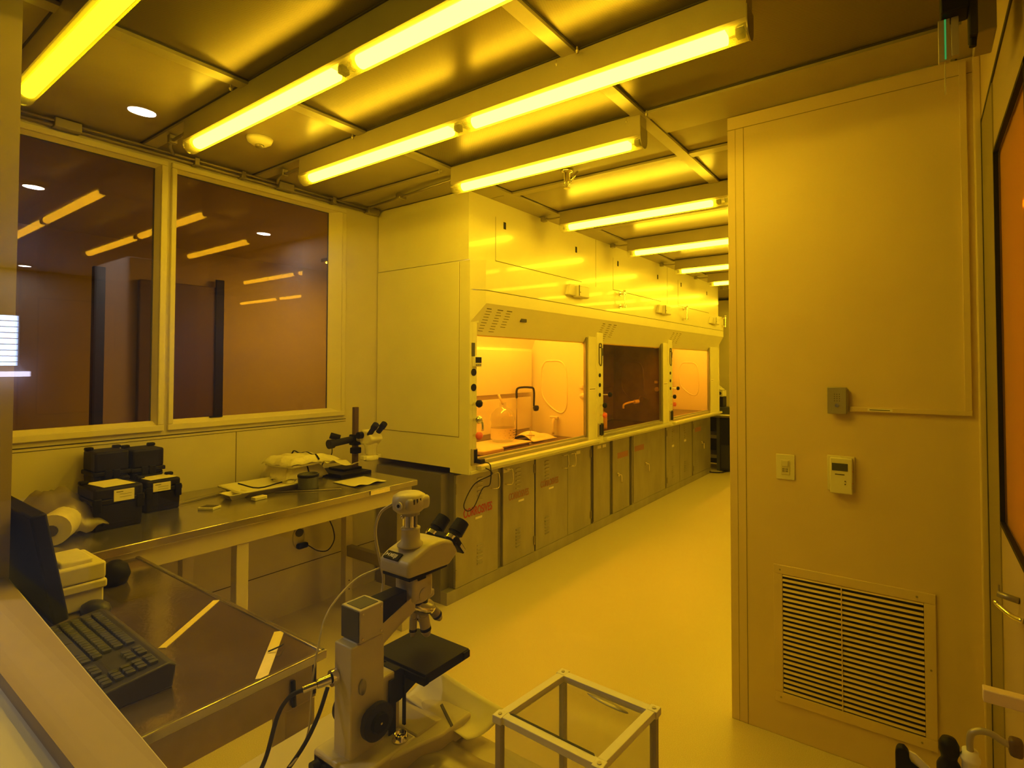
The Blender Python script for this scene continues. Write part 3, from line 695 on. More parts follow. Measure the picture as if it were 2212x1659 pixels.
B().lathe([(.06, zw), (.06, zw + .01), (.012, zw + .02), (.012, zw + .2), (.05, zw + .26), (.045, zw + .26), (0, zw + .2)], (-2.95, 6.95, 0), n=16).build('stand', 'hoodin', t)

# ================================================================== CABINETS UNDER THE HOODS
XD = -2.64
def dhandle(t, y, z, s=1):
    B().tube([(XD, y - .03, z + .055), (XD + .028, y - .026, z + .055), (XD + .032, y + .022 * s, z + .05), (XD + .032, y + .026 * s, z - .05), (XD + .028, y - .022, z - .055), (XD, y - .03, z - .055)], .004, n=6, smooth=3).build('door_handle', 'chrome', t)
def lever(t, y, z):
    B().cyl((XD, y, z), (XD + .02, y, z), .016, n=12).build('lever_boss', 'chrome', t)
    q = B(); q.tube([(XD + .022, y - .045, z + .025), (XD + .028, y, z), (XD + .03, y + .03, z - .01), (XD + .026, y + .045, z - .09)], .007, n=6); q.build('lever_handle', 'chrome', t)
def louvers(t, y, z, n, up, dz=.030):
    for k in range(n):
        q = B(); zz = z - k * dz
        q.prism([(XD - .001, zz + .010), (XD + .007, zz + .006), (XD + .002, zz - .005), (XD - .001, zz - .006)], 'Y', y - .028, y + .028)
        q.build('louver', 'alu' if up else 'steel', t)
def cabinet(y0, y1, doors, label, first=False):
    t = thing('base_cabinet', (-2.95, (y0 + y1) / 2, 0), label, 'cabinet', 'steel cabinets under the fume hoods')
    c = B(); yb = y0 + (.062 if first else .003)
    c.box(-3.38, XD - .022, yb, y1 - .003, .0865, .862)
    if first: c.box(-3.38, XD - .065, y0 - .013, yb, .0, .862)
    c.build('body', ['steelside'], t)
    k = B(); k.box(-3.38 if not first else XD - .0645, XD - .004, y0 - (.014 if first else 0), y1, 0, .085, bv=.002); k.build('plinth', 'steel', t)
    hg = B()
    for d in doors:
        a, b = d['y']
        dr = B().box(XD - .022, XD, a, b, .088, .852, bv=.003).build('door', 'steel', t)
        if d.get('h'): 
            for hy, s_ in d['h']: dhandle(dr, hy, .755, s_)
        if d.get('lv'): lever(dr, d['lv'], d.get('lz', .50))
        if d.get('lo'):
            louvers(dr, d['lo'], .79, 6, True); louvers(dr, d['lo'], .32, 6, False, .026)
        if d.get('txt'):
            yy, zz, sz, mm, sx = d['txt']
            text('CORROSIVES', mm, dr, (XD + .0012, yy, zz), (0, 1, 0), (0, 0, 1), sz, 'lettering', offset=.0012, sx=sx)
            B().box(XD, XD + .001, yy + .12, yy + .19, zz - .035, zz - .020).build('small_label', 'label', dr)
        if d.get('st'):
            for yy, zz in d['st']: B().box(XD, XD + .0015, yy - .035, yy + .035, zz - .014, zz + .014).build('sticker', 'label', dr)
        if d.get('red'):
            yy, zz = d['red']; B().box(XD, XD + .0008, yy, yy + .24, zz - .03, zz + .03).build('faded_lettering', 'redfade', dr)
        for yy in d.get('hi', ()):
            for z in (.76, .18): B().cyl((XD + .004, yy, z - .035), (XD + .004, yy, z + .035), .006, n=8).build('hinge', 'aludark', dr)
        for yy in d.get('pi', ()):
            B().box(XD - .004, XD + .003, yy - .004, yy + .004, .10, .84).build('piano_hinge', 'ink', dr)
    return t
cabinet(2.60, 3.56, [dict(y=(2.662, 3.10), h=[(3.05, 1)], lo=2.90, txt=(2.735, .545, .085, 'red', .60), hi=(2.66,)),
                     dict(y=(3.16, 3.555), h=[(3.21, 1)], lo=3.34, txt=(3.225, .565, .075, 'redfade', .58), hi=(3.55,), st=[(3.20, .80)])],
        'nearest steel cabinet with bright red CORROSIVES on its left door', True)
cabinet(3.56, 4.48, [dict(y=(3.575, 4.05), h=[(3.99, 1)], lo=3.73, txt=(3.64, .585, .075, 'redfade', .60)), dict(y=(4.056, 4.455), h=[(4.11, 1)], st=[(4.23, .80)], hi=(4.45,))],
        'steel cabinet with faded CORROSIVES lettering and two wire handles meeting in the middle')
cabinet(4.48, 5.32, [dict(y=(4.50, 4.83), st=[(4.62, .80), (4.72, .80)], pi=(4.50,)), dict(y=(4.90, 5.27), lv=5.0, lz=.47, red=(5.0, .66), st=[])],
        'steel cabinet with two small white stickers and a chrome lever on its right door')
cabinet(5.32, 6.27, [dict(y=(5.34, 6.25), lv=5.68, lz=.48, red=(5.40, .68), pi=(5.36,))], 'wide steel cabinet door with a chrome lever below the middle hood')
cabinet(6.27, 7.20, [dict(y=(6.29, 6.72), lo=6.50, st=[(6.5, .58)], hi=(6.30,)), dict(y=(6.735, 7.18), lo=6.92, st=[(6.92, .60)])], 'louvered steel cabinet with a row of bright slots, second from the far end')
cabinet(7.20, 7.98, [dict(y=(7.22, 7.96), lv=7.55, lz=.50, red=(7.30, .70), hi=(7.23,))], 'farthest steel cabinet, with a lever, beside the dark equipment stand')

# ================================================================== WORKBENCH BY THE WINDOW WALL
ZB = .90
t = thing('workbench', (-2.98, 1.35, 0), 'long stainless-topped workbench under the two windows', 'workbench')
b_ = B(); b_.box(-3.395, -2.58, .46, 2.275, ZB - .035, ZB, bv=.004); b_.build('worktop', 'bench', t)
b_ = B(); b_.box(-3.30, -2.605, .50, 2.25, ZB - .12, ZB - .036, bv=.003); b_.build('apron', 'benchleg', t)
for x, y in ((-2.64, 2.215), (-2.64, 1.265), (-3.20, 2.215), (-3.20, 1.265), (-2.64, .52), (-3.20, .52)):
    lg = B(); lg.box(x - .027, x + .027, y - .027, y + .027, 0, ZB - .121, bv=.003)
    o = lg.build('leg', 'benchleg', t)
    for k in range(3): B().cyl((x + .0275, y, .12 + k * .028), (x + .028, y, .12 + k * .028), .0045, n=8).build('bolt_hole', 'black', o)
b_ = B(); b_.box(-3.172, -2.668, 2.195, 2.235, .34, .41, bv=.003); b_.build('side_rail', 'aludark', t)

def case(x0, x1, y0, y1, h, label, paper, seed):
    """rugged black case: base, lid, rubbed ribs, latches"""
    t = thing('equipment_case', ((x0 + x1) / 2, (y0 + y1) / 2, ZB), label, 'case', 'black rugged cases on the workbench')
    zs = ZB + h * .60
    b_ = B(); xm = .004 if paper is not None else .016
    b_.prism([(y0 + xm, ZB), (y1 - xm, ZB), (y1, zs), (y0, zs)], 'X', x0 + xm * .4, x1 - xm * .4, bv=.006)
    b_.build('case_base', 'case', t)
    l = B(); l.box(x0 - .004, x1 + .004, y0 - .006, y1 + .006, zs + .002, zs + .022, bv=.004); l.box(x0, x1, y0, y1, zs + .02, ZB + h, bv=.010); l.build('lid', 'case', t)
    for yy in ((y0 + .05, y1 - .05) if paper is None else (y0 + .012, y1 - .012)):
        q = B(); q.box(x1, x1 + .008, yy - .014, yy + .014, zs - .03, zs + .03, bv=.004); q.build('latch', 'black', t)
    for yy in (y0 + .012, y1 - .012):
        q = B(); q.box(x0 + .02, x0 + .05, yy - .016, yy + .016, ZB + h - .002, ZB + h + .014, bv=.005); q.build('corner_lug', 'black', t)
    q = B(); hz = ZB + h * .38; q.box(x1 - .002, x1 + .004, y0 + .03, y1 - .03, ZB + .02, ZB + .028); q.build('base_rib', 'case', t)
    if paper is None: q = B(); q.tube([(x1, (y0 + y1) / 2 - .05, zs - .01), (x1 + .02, (y0 + y1) / 2 - .045, zs - .015), (x1 + .02, (y0 + y1) / 2 + .045, zs - .015), (x1, (y0 + y1) / 2 + .05, zs - .01)], .006, n=6, smooth=2); q.build('carry_handle', 'black', t)
    if paper is not None:
        yl = (y0 + y1) / 2
        q = B(); q.box(x1 + .0005, x1 + .0052, yl + paper, yl + paper + .072, ZB + h * .72 - .012, ZB + h - .014); o = q.build('front_label', 'label', t)
        q = B(); q.box(x1 + .0052, x1 + .0056, yl + paper + .008, yl + paper + .032, ZB + h - .024, ZB + h - .021)
        for k in range(2): q.box(x1 + .0052, x1 + .0056, yl + paper + .02, yl + paper + .062, ZB + h - .046 + k * .012, ZB + h - .0447 + k * .012)
        q.build('label_print', 'ink', o)
        q = B(); M4 = Matrix.Translation(((x0 + x1) / 2, yl, ZB + h + .001)) @ Matrix.Rotation(.10, 4, 'Z'); lw = (x1 - x0) * .40; q.box(-lw, lw, -.058, .058, 0, .001, M4=M4); q.build('lid_label', 'paper', t)
    return t
case(-3.385, -3.215, .888, 1.020, .290, 'black case with small lugs on its lid, back row nearest the jamb', None, 1)
case(-3.385, -3.215, 1.032, 1.165, .284, 'black case against the wall, right one of the two taller cases', None, 2)
case(-3.10, -2.885, .795, .968, .178, 'black case in front with a cream label, nearest the steel bench edge', -.02, 3)
case(-3.20, -3.055, 1.035, 1.180, .150, 'low black case with cream labels beside the flat metal strip', -.045, 4)

# wrapped packages at the near end of the bench
t = thing('wrapped_roll', (-3.0, .70, ZB), 'pale roll in clear plastic wrap beside the black monitor', 'roll')
B().cyl((-2.80, .645, ZB + .062), (-2.97, .735, ZB + .062), .060, n=22).build('roll', 'foam', t)
B().cyl((-2.795, .642, ZB + .062), (-2.79, .640, ZB + .062), .022, n=14).build('core', 'ink', t)
q = B(); q.grid(lambda u, v: (-3.28 + .42 * u, .58 + .26 * v, ZB + .03 + .14 * math.sin(PI * u) ** .6 * math.sin(PI * (.1 + .8 * v)) + .012 * math.sin(19 * u + 7 * v) + .01 * math.sin(23 * v)), 22, 14, .004)
tag(q.build('packing_bag', 'film'), 'crumpled translucent plastic bag heap behind the monitor', 'bag')

def tray(cx, cy, sx_, sy_, rz, h, label, name='plastic_tray'):
    t = local_thing(name, (cx, cy, ZB), label, 'tray', rz=rz)
    b_ = B(); a, b2 = sx_ / 2, sy_ / 2
    def rr(a_, b__, r_, z):
        p = []
        for (sx1, sy1, st) in ((1, 1, 0), (-1, 1, 1), (-1, -1, 2), (1, -1, 3)):
            for k in range(5):
                an = (st + k / 4) * PI / 2; p.append(((a_ - r_) * sx1 + r_ * math.cos(an), (b__ - r_) * sy1 + r_ * math.sin(an), z))
        return p
    rings = [rr(a * .86, b2 * .86, .02, .002), rr(a * .95, b2 * .95, .02, h), rr(a, b2, .02, h + .002), rr(a, b2, .02, h - .006), rr(a * .93, b2 * .93, .02, h - .008), rr(a * .84, b2 * .84, .02, .010)]
    rings = [rr(a * .82, b2 * .82, .02, 0), rr(a * .90, b2 * .90, .02, h - .01), rr(a, b2, .02, h - .008), rr(a, b2, .02, h), rr(a * .90, b2 * .90, .02, h), rr(a * .80, b2 * .80, .02, .006)]
    vs = [v for r_ in rings for v in r_]; n = 20
    fs = [(k * n + i, k * n + (i + 1) % n, (k + 1) * n + (i + 1) % n, (k + 1) * n + i) for k in range(len(rings) - 1) for i in range(n)]
    fs += [tuple(range(n))[::-1], tuple(range((len(rings) - 1) * n, len(rings) * n))]
    b_._faces(vs, fs, 0, True); o = b_.build('tray_shell', 'white', t); return t
tray(-3.10, 1.625, .30, .40, -.05, .035, 'shallow white plastic tray on the bench with a dark curved rod in it')
q = B(); q.tube([(-3.16, 1.50, ZB + .045), (-3.06, 1.56, ZB + .022), (-3.0, 1.66, ZB + .045)], .004, n=6)
tag(q.build('bent_rod', 'black'), 'thin dark bent rod lying across the white tray', 'rod')
# wipe packages
def packet(cx, cy, z, sx_, sy_, h, rz, label, floppy):
    t = local_thing('wipe_packet', (cx, cy, z), label, 'wipes', 'stacked packets of white wipes on the bench', rz)
    b_ = B()
    b_.grid(lambda u, v: ((u - .5) * sx_, (v - .5) * sy_, h * min(1, 6 * min(u, 1 - u, v, 1 - v) + .25) * (1 - floppy * max(0, v - .55) * 1.7) + .006 * math.sin(14 * u + 3 * v) + .004 * math.sin(21 * v)), 20, 20, .002)
    b_.box(-sx_ * .47, sx_ * .47, -sy_ * .46, sy_ * (.46 - floppy * .2), 0, h * .28, bv=.01)
    b_.build('packet', 'towel', t)
    q = B(); q.grid(lambda u, v: ((u - .5) * sx_ * .98, sy_ * (.02 + .03 * v), h * min(1, 6 * min(u, 1 - u) + .3) + .006 + .006 * math.sin(14 * u)), 16, 2, .002); q.build('dark_band', 'black', t)
    q = B(); q.box(-.05, -.01, -sy_ * .33, -sy_ * .25, h + .007, h + .0085); q.build('lid_tab', 'foam', t)
    return t
packet(-3.22, 1.86, ZB, .25, .29, .10, .1, 'lower packet of white wipes, leaning under the upper one', .3)
packet(-3.17, 1.88, ZB + .102, .26, .36, .055, .15, 'upper packet of white wipes with a dark band and a loose ruffled end', .8)
q = B(); q.grid(lambda u, v: (-3.03 + .20 * (u - .5), 2.03 + .16 * (v - .5), ZB + .115 + .012 * math.sin(9 * u + 5 * v) - .03 * v), 12, 12, .002)
tag(q.build('loose_wipe', 'paper'), 'loose white wipe hanging off the upper packet toward the small microscope', 'wipe')
t = thing('tape_roll', (-2.86, 1.74, ZB), 'dark green-grey round tub in front of the wipe packets', 'tub')
B().lathe([(0, ZB), (.055, ZB), (.056, ZB + .012), (.053, ZB + .016), (.055, ZB + .085), (.052, ZB + .088), (.048, ZB + .085), (.046, ZB + .03), (0, ZB + .03)], (-2.90, 1.755, 0)).build('body', 'darkgrey', t)
B().lathe([(.0535, ZB + .07), (.0565, ZB + .072), (.0565, ZB + .084), (.0535, ZB + .086)], (-2.90, 1.755, 0)).build('rim_band', 'black', t)
t = local_thing('weigh_dish', (-3.02, 1.42, ZB), 'small open white dish between the flat strip and the white tray', 'dish')
b_ = B(); b_.prism([(-.032, -.032), (.032, -.032), (.032, .032), (-.032, .032)], 'Z', 0, .004)
for a in range(4):
    Mr = Matrix.Rotation(a * PI / 2, 4, 'Z'); b_._faces([(-.032, .032, .0), (.032, .032, .0), (.055, .055, .028), (-.055, .055, .028), (-.032, .029, .004), (.032, .029, .004), (.052, .052, .030), (-.052, .052, .030)], [(0, 1, 2, 3), (4, 7, 6, 5), (3, 2, 6, 7)], 0, False, Mr)
b_.build('dish_body', 'white', t)
t = local_thing('eraser_block', (-2.885, 1.475, ZB), 'small white block near the bench front edge below the tray', 'block', rz=.15)
B().box(-.018, .018, -.034, .034, 0, .018, bv=.003).build('block', 'white', t)
t = local_thing('sample_box', (-2.90, 1.245, ZB), 'small open sample box with dark contents near the black cases', 'box', rz=.5)
b_ = B(); b_.box(-.04, .04, -.028, .028, 0, .012, bv=.002); b_.build('box_body', 'white', t)
B().box(-.033, .033, -.021, .021, .0115, .0135).build('contents', 'ink', t)
t = thing('metal_strip', (-3.14, 1.29, ZB), 'flat dark metal strip lying behind the small sample box', 'strip')
b_ = B(); b_.prism([(-3.13, 1.18), (-3.10, 1.19), (-3.16, 1.42), (-3.20, 1.44), (-3.19, 1.40)], 'Z', ZB, ZB + .012, bv=.002); b_.build('strip', 'aludark', t)
t = thing('paper_sheet', (-2.82, 2.04, ZB), 'loose white paper sheet at the right end of the bench', 'paper')
q = B(); q.grid(lambda u, v: (-2.935 + .235 * u + .01 * v, 1.93 + .21 * v - .01 * u, ZB + .004 + .010 * max(0, 1 - 5 * (1 - u)) * (1 + math.sin(12 * v)) * .5), 12, 12, .001); q.build('sheet', 'paper', t)
q = B(); q.tube([(-2.96, 1.60, ZB + .004), (-2.73, 1.85, ZB + .004)], .003, n=6, smooth=1); tag(q.build('glass_rod', 'aludark'), 'thin rod lying on the bench before the dark tub', 'rod')
q = B(); q.box(-2.575, -2.5745 + .002, 1.93, 2.06, ZB - .028, ZB - .004); tag(q.build('edge_sticker', 'stripe'), 'pale sticker on the front edge of the bench near the paper sheet', 'sticker')

# stereo microscope on the bench
t = thing('stereo_microscope', (-3.13, 2.17, ZB), 'white stereo microscope with black eyepieces on a post stand beside the hood wall', 'microscope')
b_ = B(); b_.box(-3.29, -2.98, 2.02, 2.24, ZB, ZB + .022, bv=.004); b_.box(-3.24, -3.08, 2.10, 2.24, ZB + .02, ZB + .035, bv=.004); b_.build('base', 'black', t)
px, py = -3.12, 2.215
B().box(px - .014, px + .014, py - .016, py + .016, ZB + .02, 1.325, bv=.003).build('post', 'browndark', t)
B().box(px - .028, px + .028, py - .03, py + .03, 1.075, 1.145, bv=.006).build('post_clamp', 'black', t)
B().box(px - .02, px + .03, py - .028, py + .028, 1.02, 1.06, bv=.006).build('height_stop', 'black', t)
b_ = B(); b_.cyl((px, py - .02, 1.115), (px + .01, py - .17, 1.105), .022, n=16); b_.cyl((px + .01, py - .17, 1.105), (px + .012, py - .20, 1.103), .03, n=16); b_.build('boom_knob', 'blackmatte', t)
b_ = B(); b_.cyl((px - .02, py - .10, 1.13), (px - .05, py - .15, 1.15), .02, n=12); b_.build('lock_knob', 'black', t)
hx, hy = -2.985, 2.235
B().tube([(px, py, 1.115), (px + .06, py + .005, 1.11), (hx, hy, 1.085)], .015, n=10).build('arm', 'scopedark', t)
b_ = B(); b_.lathe([(0, 1.02), (.030, 1.02), (.036, 1.03), (.038, 1.07), (.045, 1.085), (.045, 1.105), (0, 1.11)], (hx, hy, 0)); b_.build('zoom_body', 'white', t)
b_ = B(); b_.prism([(hx - .055, 1.085), (hx + .03, 1.085), (hx + .075, 1.125), (hx + .06, 1.15), (hx + .02, 1.18), (hx - .045, 1.185), (hx - .065, 1.16)], 'Y', hy - .045, hy + .045, bv=.014, seg=3); b_.build('head', 'white', t)
for d in (-.030, .030):
    e = B(); e.cyl((hx + .025, hy + d, 1.155), (hx + .075, hy + d * 1.05, 1.205), .017, .016, n=16); e.cyl((hx + .070, hy + d * 1.05, 1.200), (hx + .095, hy + d * 1.08, 1.225), .021, .020, n=16); e.build('eyepiece', 'black', t)
B().cyl((hx - .03, hy - .045, 1.15), (hx - .03, hy - .075, 1.15), .022, n=14).build('focus_knob', 'black', t)
b_ = B(); b_.lathe([(.026, .985), (.044, .985), (.048, .995), (.048, 1.01), (.03, 1.02), (.026, 1.02), (.026, .985)], (hx, hy, 0)); b_.box(hx - .02, hx + .02, hy - .066, hy - .044, .995, 1.02, bv=.003); b_.box(hx - .02, hx + .02, hy + .044, hy + .066, .995, 1.02, bv=.003); b_.build('ring_light', 'white', t)
B().tube([(px, py - .17, 1.09), (px - .02, py - .16, 1.03), (px - .06, py - .19, .98), (px - .10, py - .18, .93)], .003, n=6).build('cable', 'blackmatte', t)

# wall outlet and cord under the bench
t = thing('wall_outlet', (-3.405, 2.0, .45), 'oval wall outlet with a black plug on the wall beneath the bench', 'outlet')
b_ = B(); b_.lathe([(0, .006), (.034, .006), (.042, 0), (0, 0)], (0, 0, 0), n=24, M4=Matrix.Translation((-3.41, 2.0, .475)) @ Matrix.Rotation(PI / 2, 4, 'Y') @ Matrix.Diagonal((1.75, 1, 1, 1))); b_.build('plate', 'wall', t)
b_ = B(); b_.cyl((-3.403, 2.0, .505), (-3.395, 2.0, .505), .026, n=16); b_.build('socket_face', 'darkgrey', t)
b_ = B(); b_.box(-3.403, -3.36, 1.975, 2.045, .405, .44, bv=.012); b_.build('plug', 'black', t)
B().tube([(-3.37, 2.04, .42), (-3.35, 2.10, .37), (-3.33, 2.16, .36), (-3.32, 2.20, .42), (-3.32, 2.19, .50), (-3.32, 2.16, .58), (-3.32, 2.18, .66), (-3.32, 2.20, .77)], .0035, n=6).build('cord', 'black', t)

# ================================================================== NEAR STEEL TABLE WITH COMPUTER
ZT = .76
ZS = .85
t = thing('steel_table', (-1.94, .62, 0), 'polished steel table in the lower left with a bright front edge', 'table')
b_ = B(); b_.prism([(-2.572, .440), (-1.318, .386), (-1.318, .850), (-2.572, .850)], 'Z', ZS - .022, ZS - .003); b_.build('tabletop', 'table', t)
b_ = B(); b_.box(-1.328, -1.314, .386, .854, ZS - .022, ZS + .001, bv=.003); b_.box(-2.572, -1.318, .840, .854, ZS - .022, ZS + .001, bv=.003); b_.build('rim', 'bench', t)
b_ = B(); b_.box(-1.342, -1.330, .395, .832, .736, ZS - .0225); b_.box(-2.56, -1.33, .822, .834, .742, ZS - .0225); b_.build('apron', 'tableedge', t)
for x, y in ((-1.365, .792), (-1.365, .46), (-2.53, .792), (-2.53, .49)):
    B().box(x - .03, x + .036, y - .040, y + .038, 0, .736, bv=.003).build('leg', 'tableedge', t)
q = B(); q.tube([(-1.326, .768, .805), (-1.324, .770, .742)], .006, n=6, smooth=1); q.build('edge_catch', 'black', t)

def strip(p, q_, w_, label):  # thin flat pale stripe laid on the tabletop
    p = Vector(p); q_ = Vector(q_); d = (q_ - p).normalized(); n = Vector((-d.y, d.x, 0)) * w_ / 2
    t = tag(B().prism([tuple((p + n)[:2]), tuple((q_ + n)[:2]), tuple((q_ - n)[:2]), tuple((p - n)[:2])], 'Z', ZS - .003, ZS - .0015).build('pale_stripe', 'stripe'), label, 'stripe', 'pale tape pair on the steel table')
    return t
strip((-1.69, .615, 0), (-1.887, .835, 0), .019, 'pale tape on the steel table starting at the keyboard corner')
strip((-1.329, .690, 0), (-1.520, .838, 0), .026, 'pale tape on the steel table ending at its bright edge')
q = B(); q.tube([(-1.43, .76, ZS + .002), (-1.415, .78, ZS + .01), (-1.43, .80, ZS + .004)], .002, n=6); tag(q.build('wire_clip', 'black'), 'tiny dark wire clip on the tape by the table edge', 'clip')

t = local_thing('keyboard', (-1.715, .497, ZS - .003), 'dark computer keyboard seen dimly on the steel table near the sill', 'keyboard', rz=-.02)
b_ = B(); b_.prism([(-.066, .0), (.066, .0), (.074, .050), (.058, .060), (-.064, .046), (-.075, .038)], 'X', -.245, .245, bv=.004); b_.build('keyboard_case', 'kbd', t)
def key(x, y, w_, h_, o):
    x *= .87; w_ *= .87; y *= .86; h_ *= .86
    z = .0465 + (y + .064) * .115
    b_ = B(); b_.prism([(x, y), (x + w_, y), (x + w_, y + h_), (x, y + h_)], 'Z', z, z + .008, bv=.0013, seg=1); return b_.build('key', 'darkgrey', o)
nk = 0
for r in range(5):
    x = -.262 + (.006 * r)
    while x < .08 and nk < 74:
        w_ = .0165 if not (r == 0 and x > -.19 and x < -.07) else .10
        if x + w_ > .085: break
        key(x, -.068 + r * .025, w_, .020, t); x += w_ + .0035; nk += 1
for r in range(5):
    for c in range(3): 
        if nk < 98: key(.195 + c * .021, -.068 + r * .025, .0165, .020, t); nk += 1
for r in (0, 3, 4):
    for c in range(3):
        if nk < 98: key(.115 + c * .021, -.068 + r * .025, .0165, .020, t); nk += 1
t = thing('computer_monitor', (-2.25, .50, ZS), 'black flat monitor standing at the jamb beside the keyboard', 'monitor')
b_ = B(); M4 = Matrix.Translation((-2.036, .495, ZS + .02)) @ Matrix.Rotation(.17, 4, 'X'); b_.box(-.50, 0, -.018, .018, 0, .32, bv=.006, M4=M4); b_.build('screen_housing', 'black', t)
b_ = B(); b_.box(-2.46, -2.39, .505, .545, ZS + .01, ZS + .17, bv=.01); b_.build('stand_neck', 'darkgrey', t)
b_ = B(); b_.box(-2.52, -2.36, .455, .60, ZS - .003, ZS + .014, bv=.006); b_.build('stand_base', 'darkgrey', t)
t = local_thing('computer_mouse', (-2.105, .590, ZS), 'dark mouse behind the keyboard at its left end', 'mouse', rz=.3)
b_ = B(); b_.lathe([(0, .032), (.016, .029), (.027, .019), (.030, .006), (.028, -.003), (0, -.003)], (0, 0, 0), n=20, M4=Matrix.Diagonal((1.7, 1, 1, 1))); b_.build('body', 'kbd', t)
t = thing('foam_box', (-2.24, .56, ZS), 'white foam box with a stepped lid behind the monitor', 'box')
b_ = B(); b_.box(-2.34, -2.148, .512, .622, ZS - .003, ZS + .060, bv=.006); b_.box(-2.35, -2.138, .506, .628, ZS + .055, ZS + .082, bv=.006); b_.build('box_body', 'foam', t)
b_ = B(); b_.box(-2.345, -2.142, .509, .625, ZS + .084, ZS + .135, bv=.006); b_.box(-2.32, -2.165, .52, .600, ZS + .13, ZS + .150, bv=.006); b_.build('lid', 'foam', t)
t = thing('dark_pouch', (-2.33, .745, ZS), 'dark rounded pouch peeking out behind the foam box', 'pouch')
b_ = B(); b_.lathe([(0, .0), (.036, .004), (.045, .03), (.036, .065), (.015, .08), (0, .082)], (-2.32, .70, ZS - .003), n=18); b_.build('body', 'black', t)
b_ = B(); b_.box(-1.66, -1.60, .402, .428, ZS - .003, ZS + .018, bv=.004)
tag(b_.build('adapter_block', 'darkgrey'), 'small dark adapter block in front of the keyboard near the sill', 'adapter')

# ================================================================== MICROSCOPE TABLE
t = thing('side_table', (-.80, .66, 0), 'pale laminate table carrying the large microscope and the clear box', 'table')
B().box(-1.20, -.37, .44, .935, ZT - .03, ZT, bv=.003).build('tabletop', 'laminate', t)
for x, y in ((-1.15, .49), (-1.15, .885), (-.42, .49), (-.42, .885)): B().box(x - .02, x + .02, y - .02, y + .02, 0, ZT - .0305, bv=.002).build('leg', 'benchleg', t)

t = thing('compound_microscope', (-.985, .80, ZT), 'large beige compound microscope with black stage, seen from behind', 'microscope')
cx = -.985
b_ = B(); b_.box(-1.055, -.905, .655, .80, ZT + .006, ZT + .050, bv=.006)
b_.prism([(.80, ZT + .006), (.80, ZT + .050), (.86, ZT + .050), (.93, ZT + .030), (.95, ZT + .022), (.95, ZT + .006)], 'X', -1.055, -.905, bv=.004)
b_.prism([(-1.055, .655), (-.93, .655), (-.868, .84), (-.868, .93), (-1.055, .93)], 'Z', ZT + .004, ZT + .046, bv=.006)
b_.build('base', 'scope', t)
for x, y in ((-1.04, .67), (-.94, .67), (-1.04, .92), (-.90, .90)): B().cyl((x, y, ZT), (x, y, ZT + .006), .010, n=12).build('rubber_foot', 'black', t)
b_ = B(); b_.box(-1.014, -.957, .675, .755, ZT + .046, 1.032, bv=.003); b_.box(-1.010, -.961, .750, .80, ZT + .046, .935, bv=.003)
b_.build('column', 'scope', t)
b_ = B(); b_.prism([(.690, 1.028), (.755, 1.005), (.80, 1.030), (.84, 1.048), (.90, 1.060), (.90, 1.075), (.83, 1.078), (.755, 1.050), (.690, 1.034)], 'X', -1.010, -.960, bv=.003); b_.build('arm', 'scope', t)
# lamp housing on the back of the arm
b_ = B(); b_.box(-1.018, -.955, .693, .750, 1.034, 1.100, bv=.0015); lh = b_.build('lamp_housing', 'scope', t)
B().box(-1.015, -.958, .691, .694, 1.036, 1.098).build('rear_plate', 'darkgrey', lh)
B().box(-1.010, -.963, .700, .743, 1.0985, 1.101).build('vent_recess', 'darkgrey', lh)
for y, z in ((.699, 1.042), (.744, 1.042), (.699, 1.092), (.744, 1.092)): B().cyl((-.956, y, z), (-.953, y, z), .0022, n=8).build('screw', 'chrome', lh)
B().box(-1.005, -.962, .750, .82, 1.045, 1.098, bv=.003).build('lamp_tunnel', 'black', t)
# body tube under the head
b_ = B(); b_.cyl((cx, .858, 1.060), (cx, .858, 1.125), .032, n=28); b_.box(cx - .032, cx + .032, .83, .888, 1.065, 1.118, bv=.006); b_.build('body_tube', 'scope', t)
B().cyl((cx + .031, .860, 1.078), (cx + .0345, .860, 1.078), .014, n=24).build('round_cover', 'scope', t)
B().box(cx + .012, cx + .034, .842, .866, 1.112, 1.126, bv=.002).build('slot_slider', 'black', t)
B().cyl((cx, .86, 1.050), (cx, .86, 1.061), .031, n=26).build('nosepiece_mount', 'black', t)
Mn = Matrix.Translation((cx + .006, .872, 1.044)) @ Matrix.Rotation(-.38, 4, 'X') @ Matrix.Rotation(.22, 4, 'Y')
b_ = B(); b_.lathe([(0, .012), (.030, .012), (.034, .006), (.034, -.004), (.026, -.014), (0, -.016)], n=28, M4=Mn); b_.build('nosepiece', 'scopedark', t)
b_ = B(); b_.lathe([(.0345, .006), (.0375, .004), (.0375, -.004), (.0345, -.006)], n=28, M4=Mn); b_.build('nosepiece_ring', 'chrome', t)
for k, (p, q_, rr_, mm) in enumerate((((cx + .002, .880, 1.034), (cx + .004, .896, .962), .0125, 'scope'), ((cx + .006, .893, 1.040), (cx + .012, .930, .990), .0115, 'scopedark'),
                                     ((cx - .004, .862, 1.030), (cx - .004, .860, .972), .0085, 'scopedark'), ((cx - .018, .885, 1.036), (cx - .030, .905, .985), .010, 'scope'))):
    p = Vector(p); q_ = Vector(q_); d = q_ - p
    b_ = B(); b_.cyl(p, p + d * .3, rr_ * .85, n=18); b_.cyl(p + d * .3, p + d * .82, rr_, n=18); b_.cyl(p + d * .82, q_, rr_, rr_ * .6, n=18); o = b_.build('objective', mm, t)
    b_ = B(); b_.cyl(p + d * .70, p + d * .80, rr_ * 1.03, n=18); b_.build('colour_ring', 'black', o)
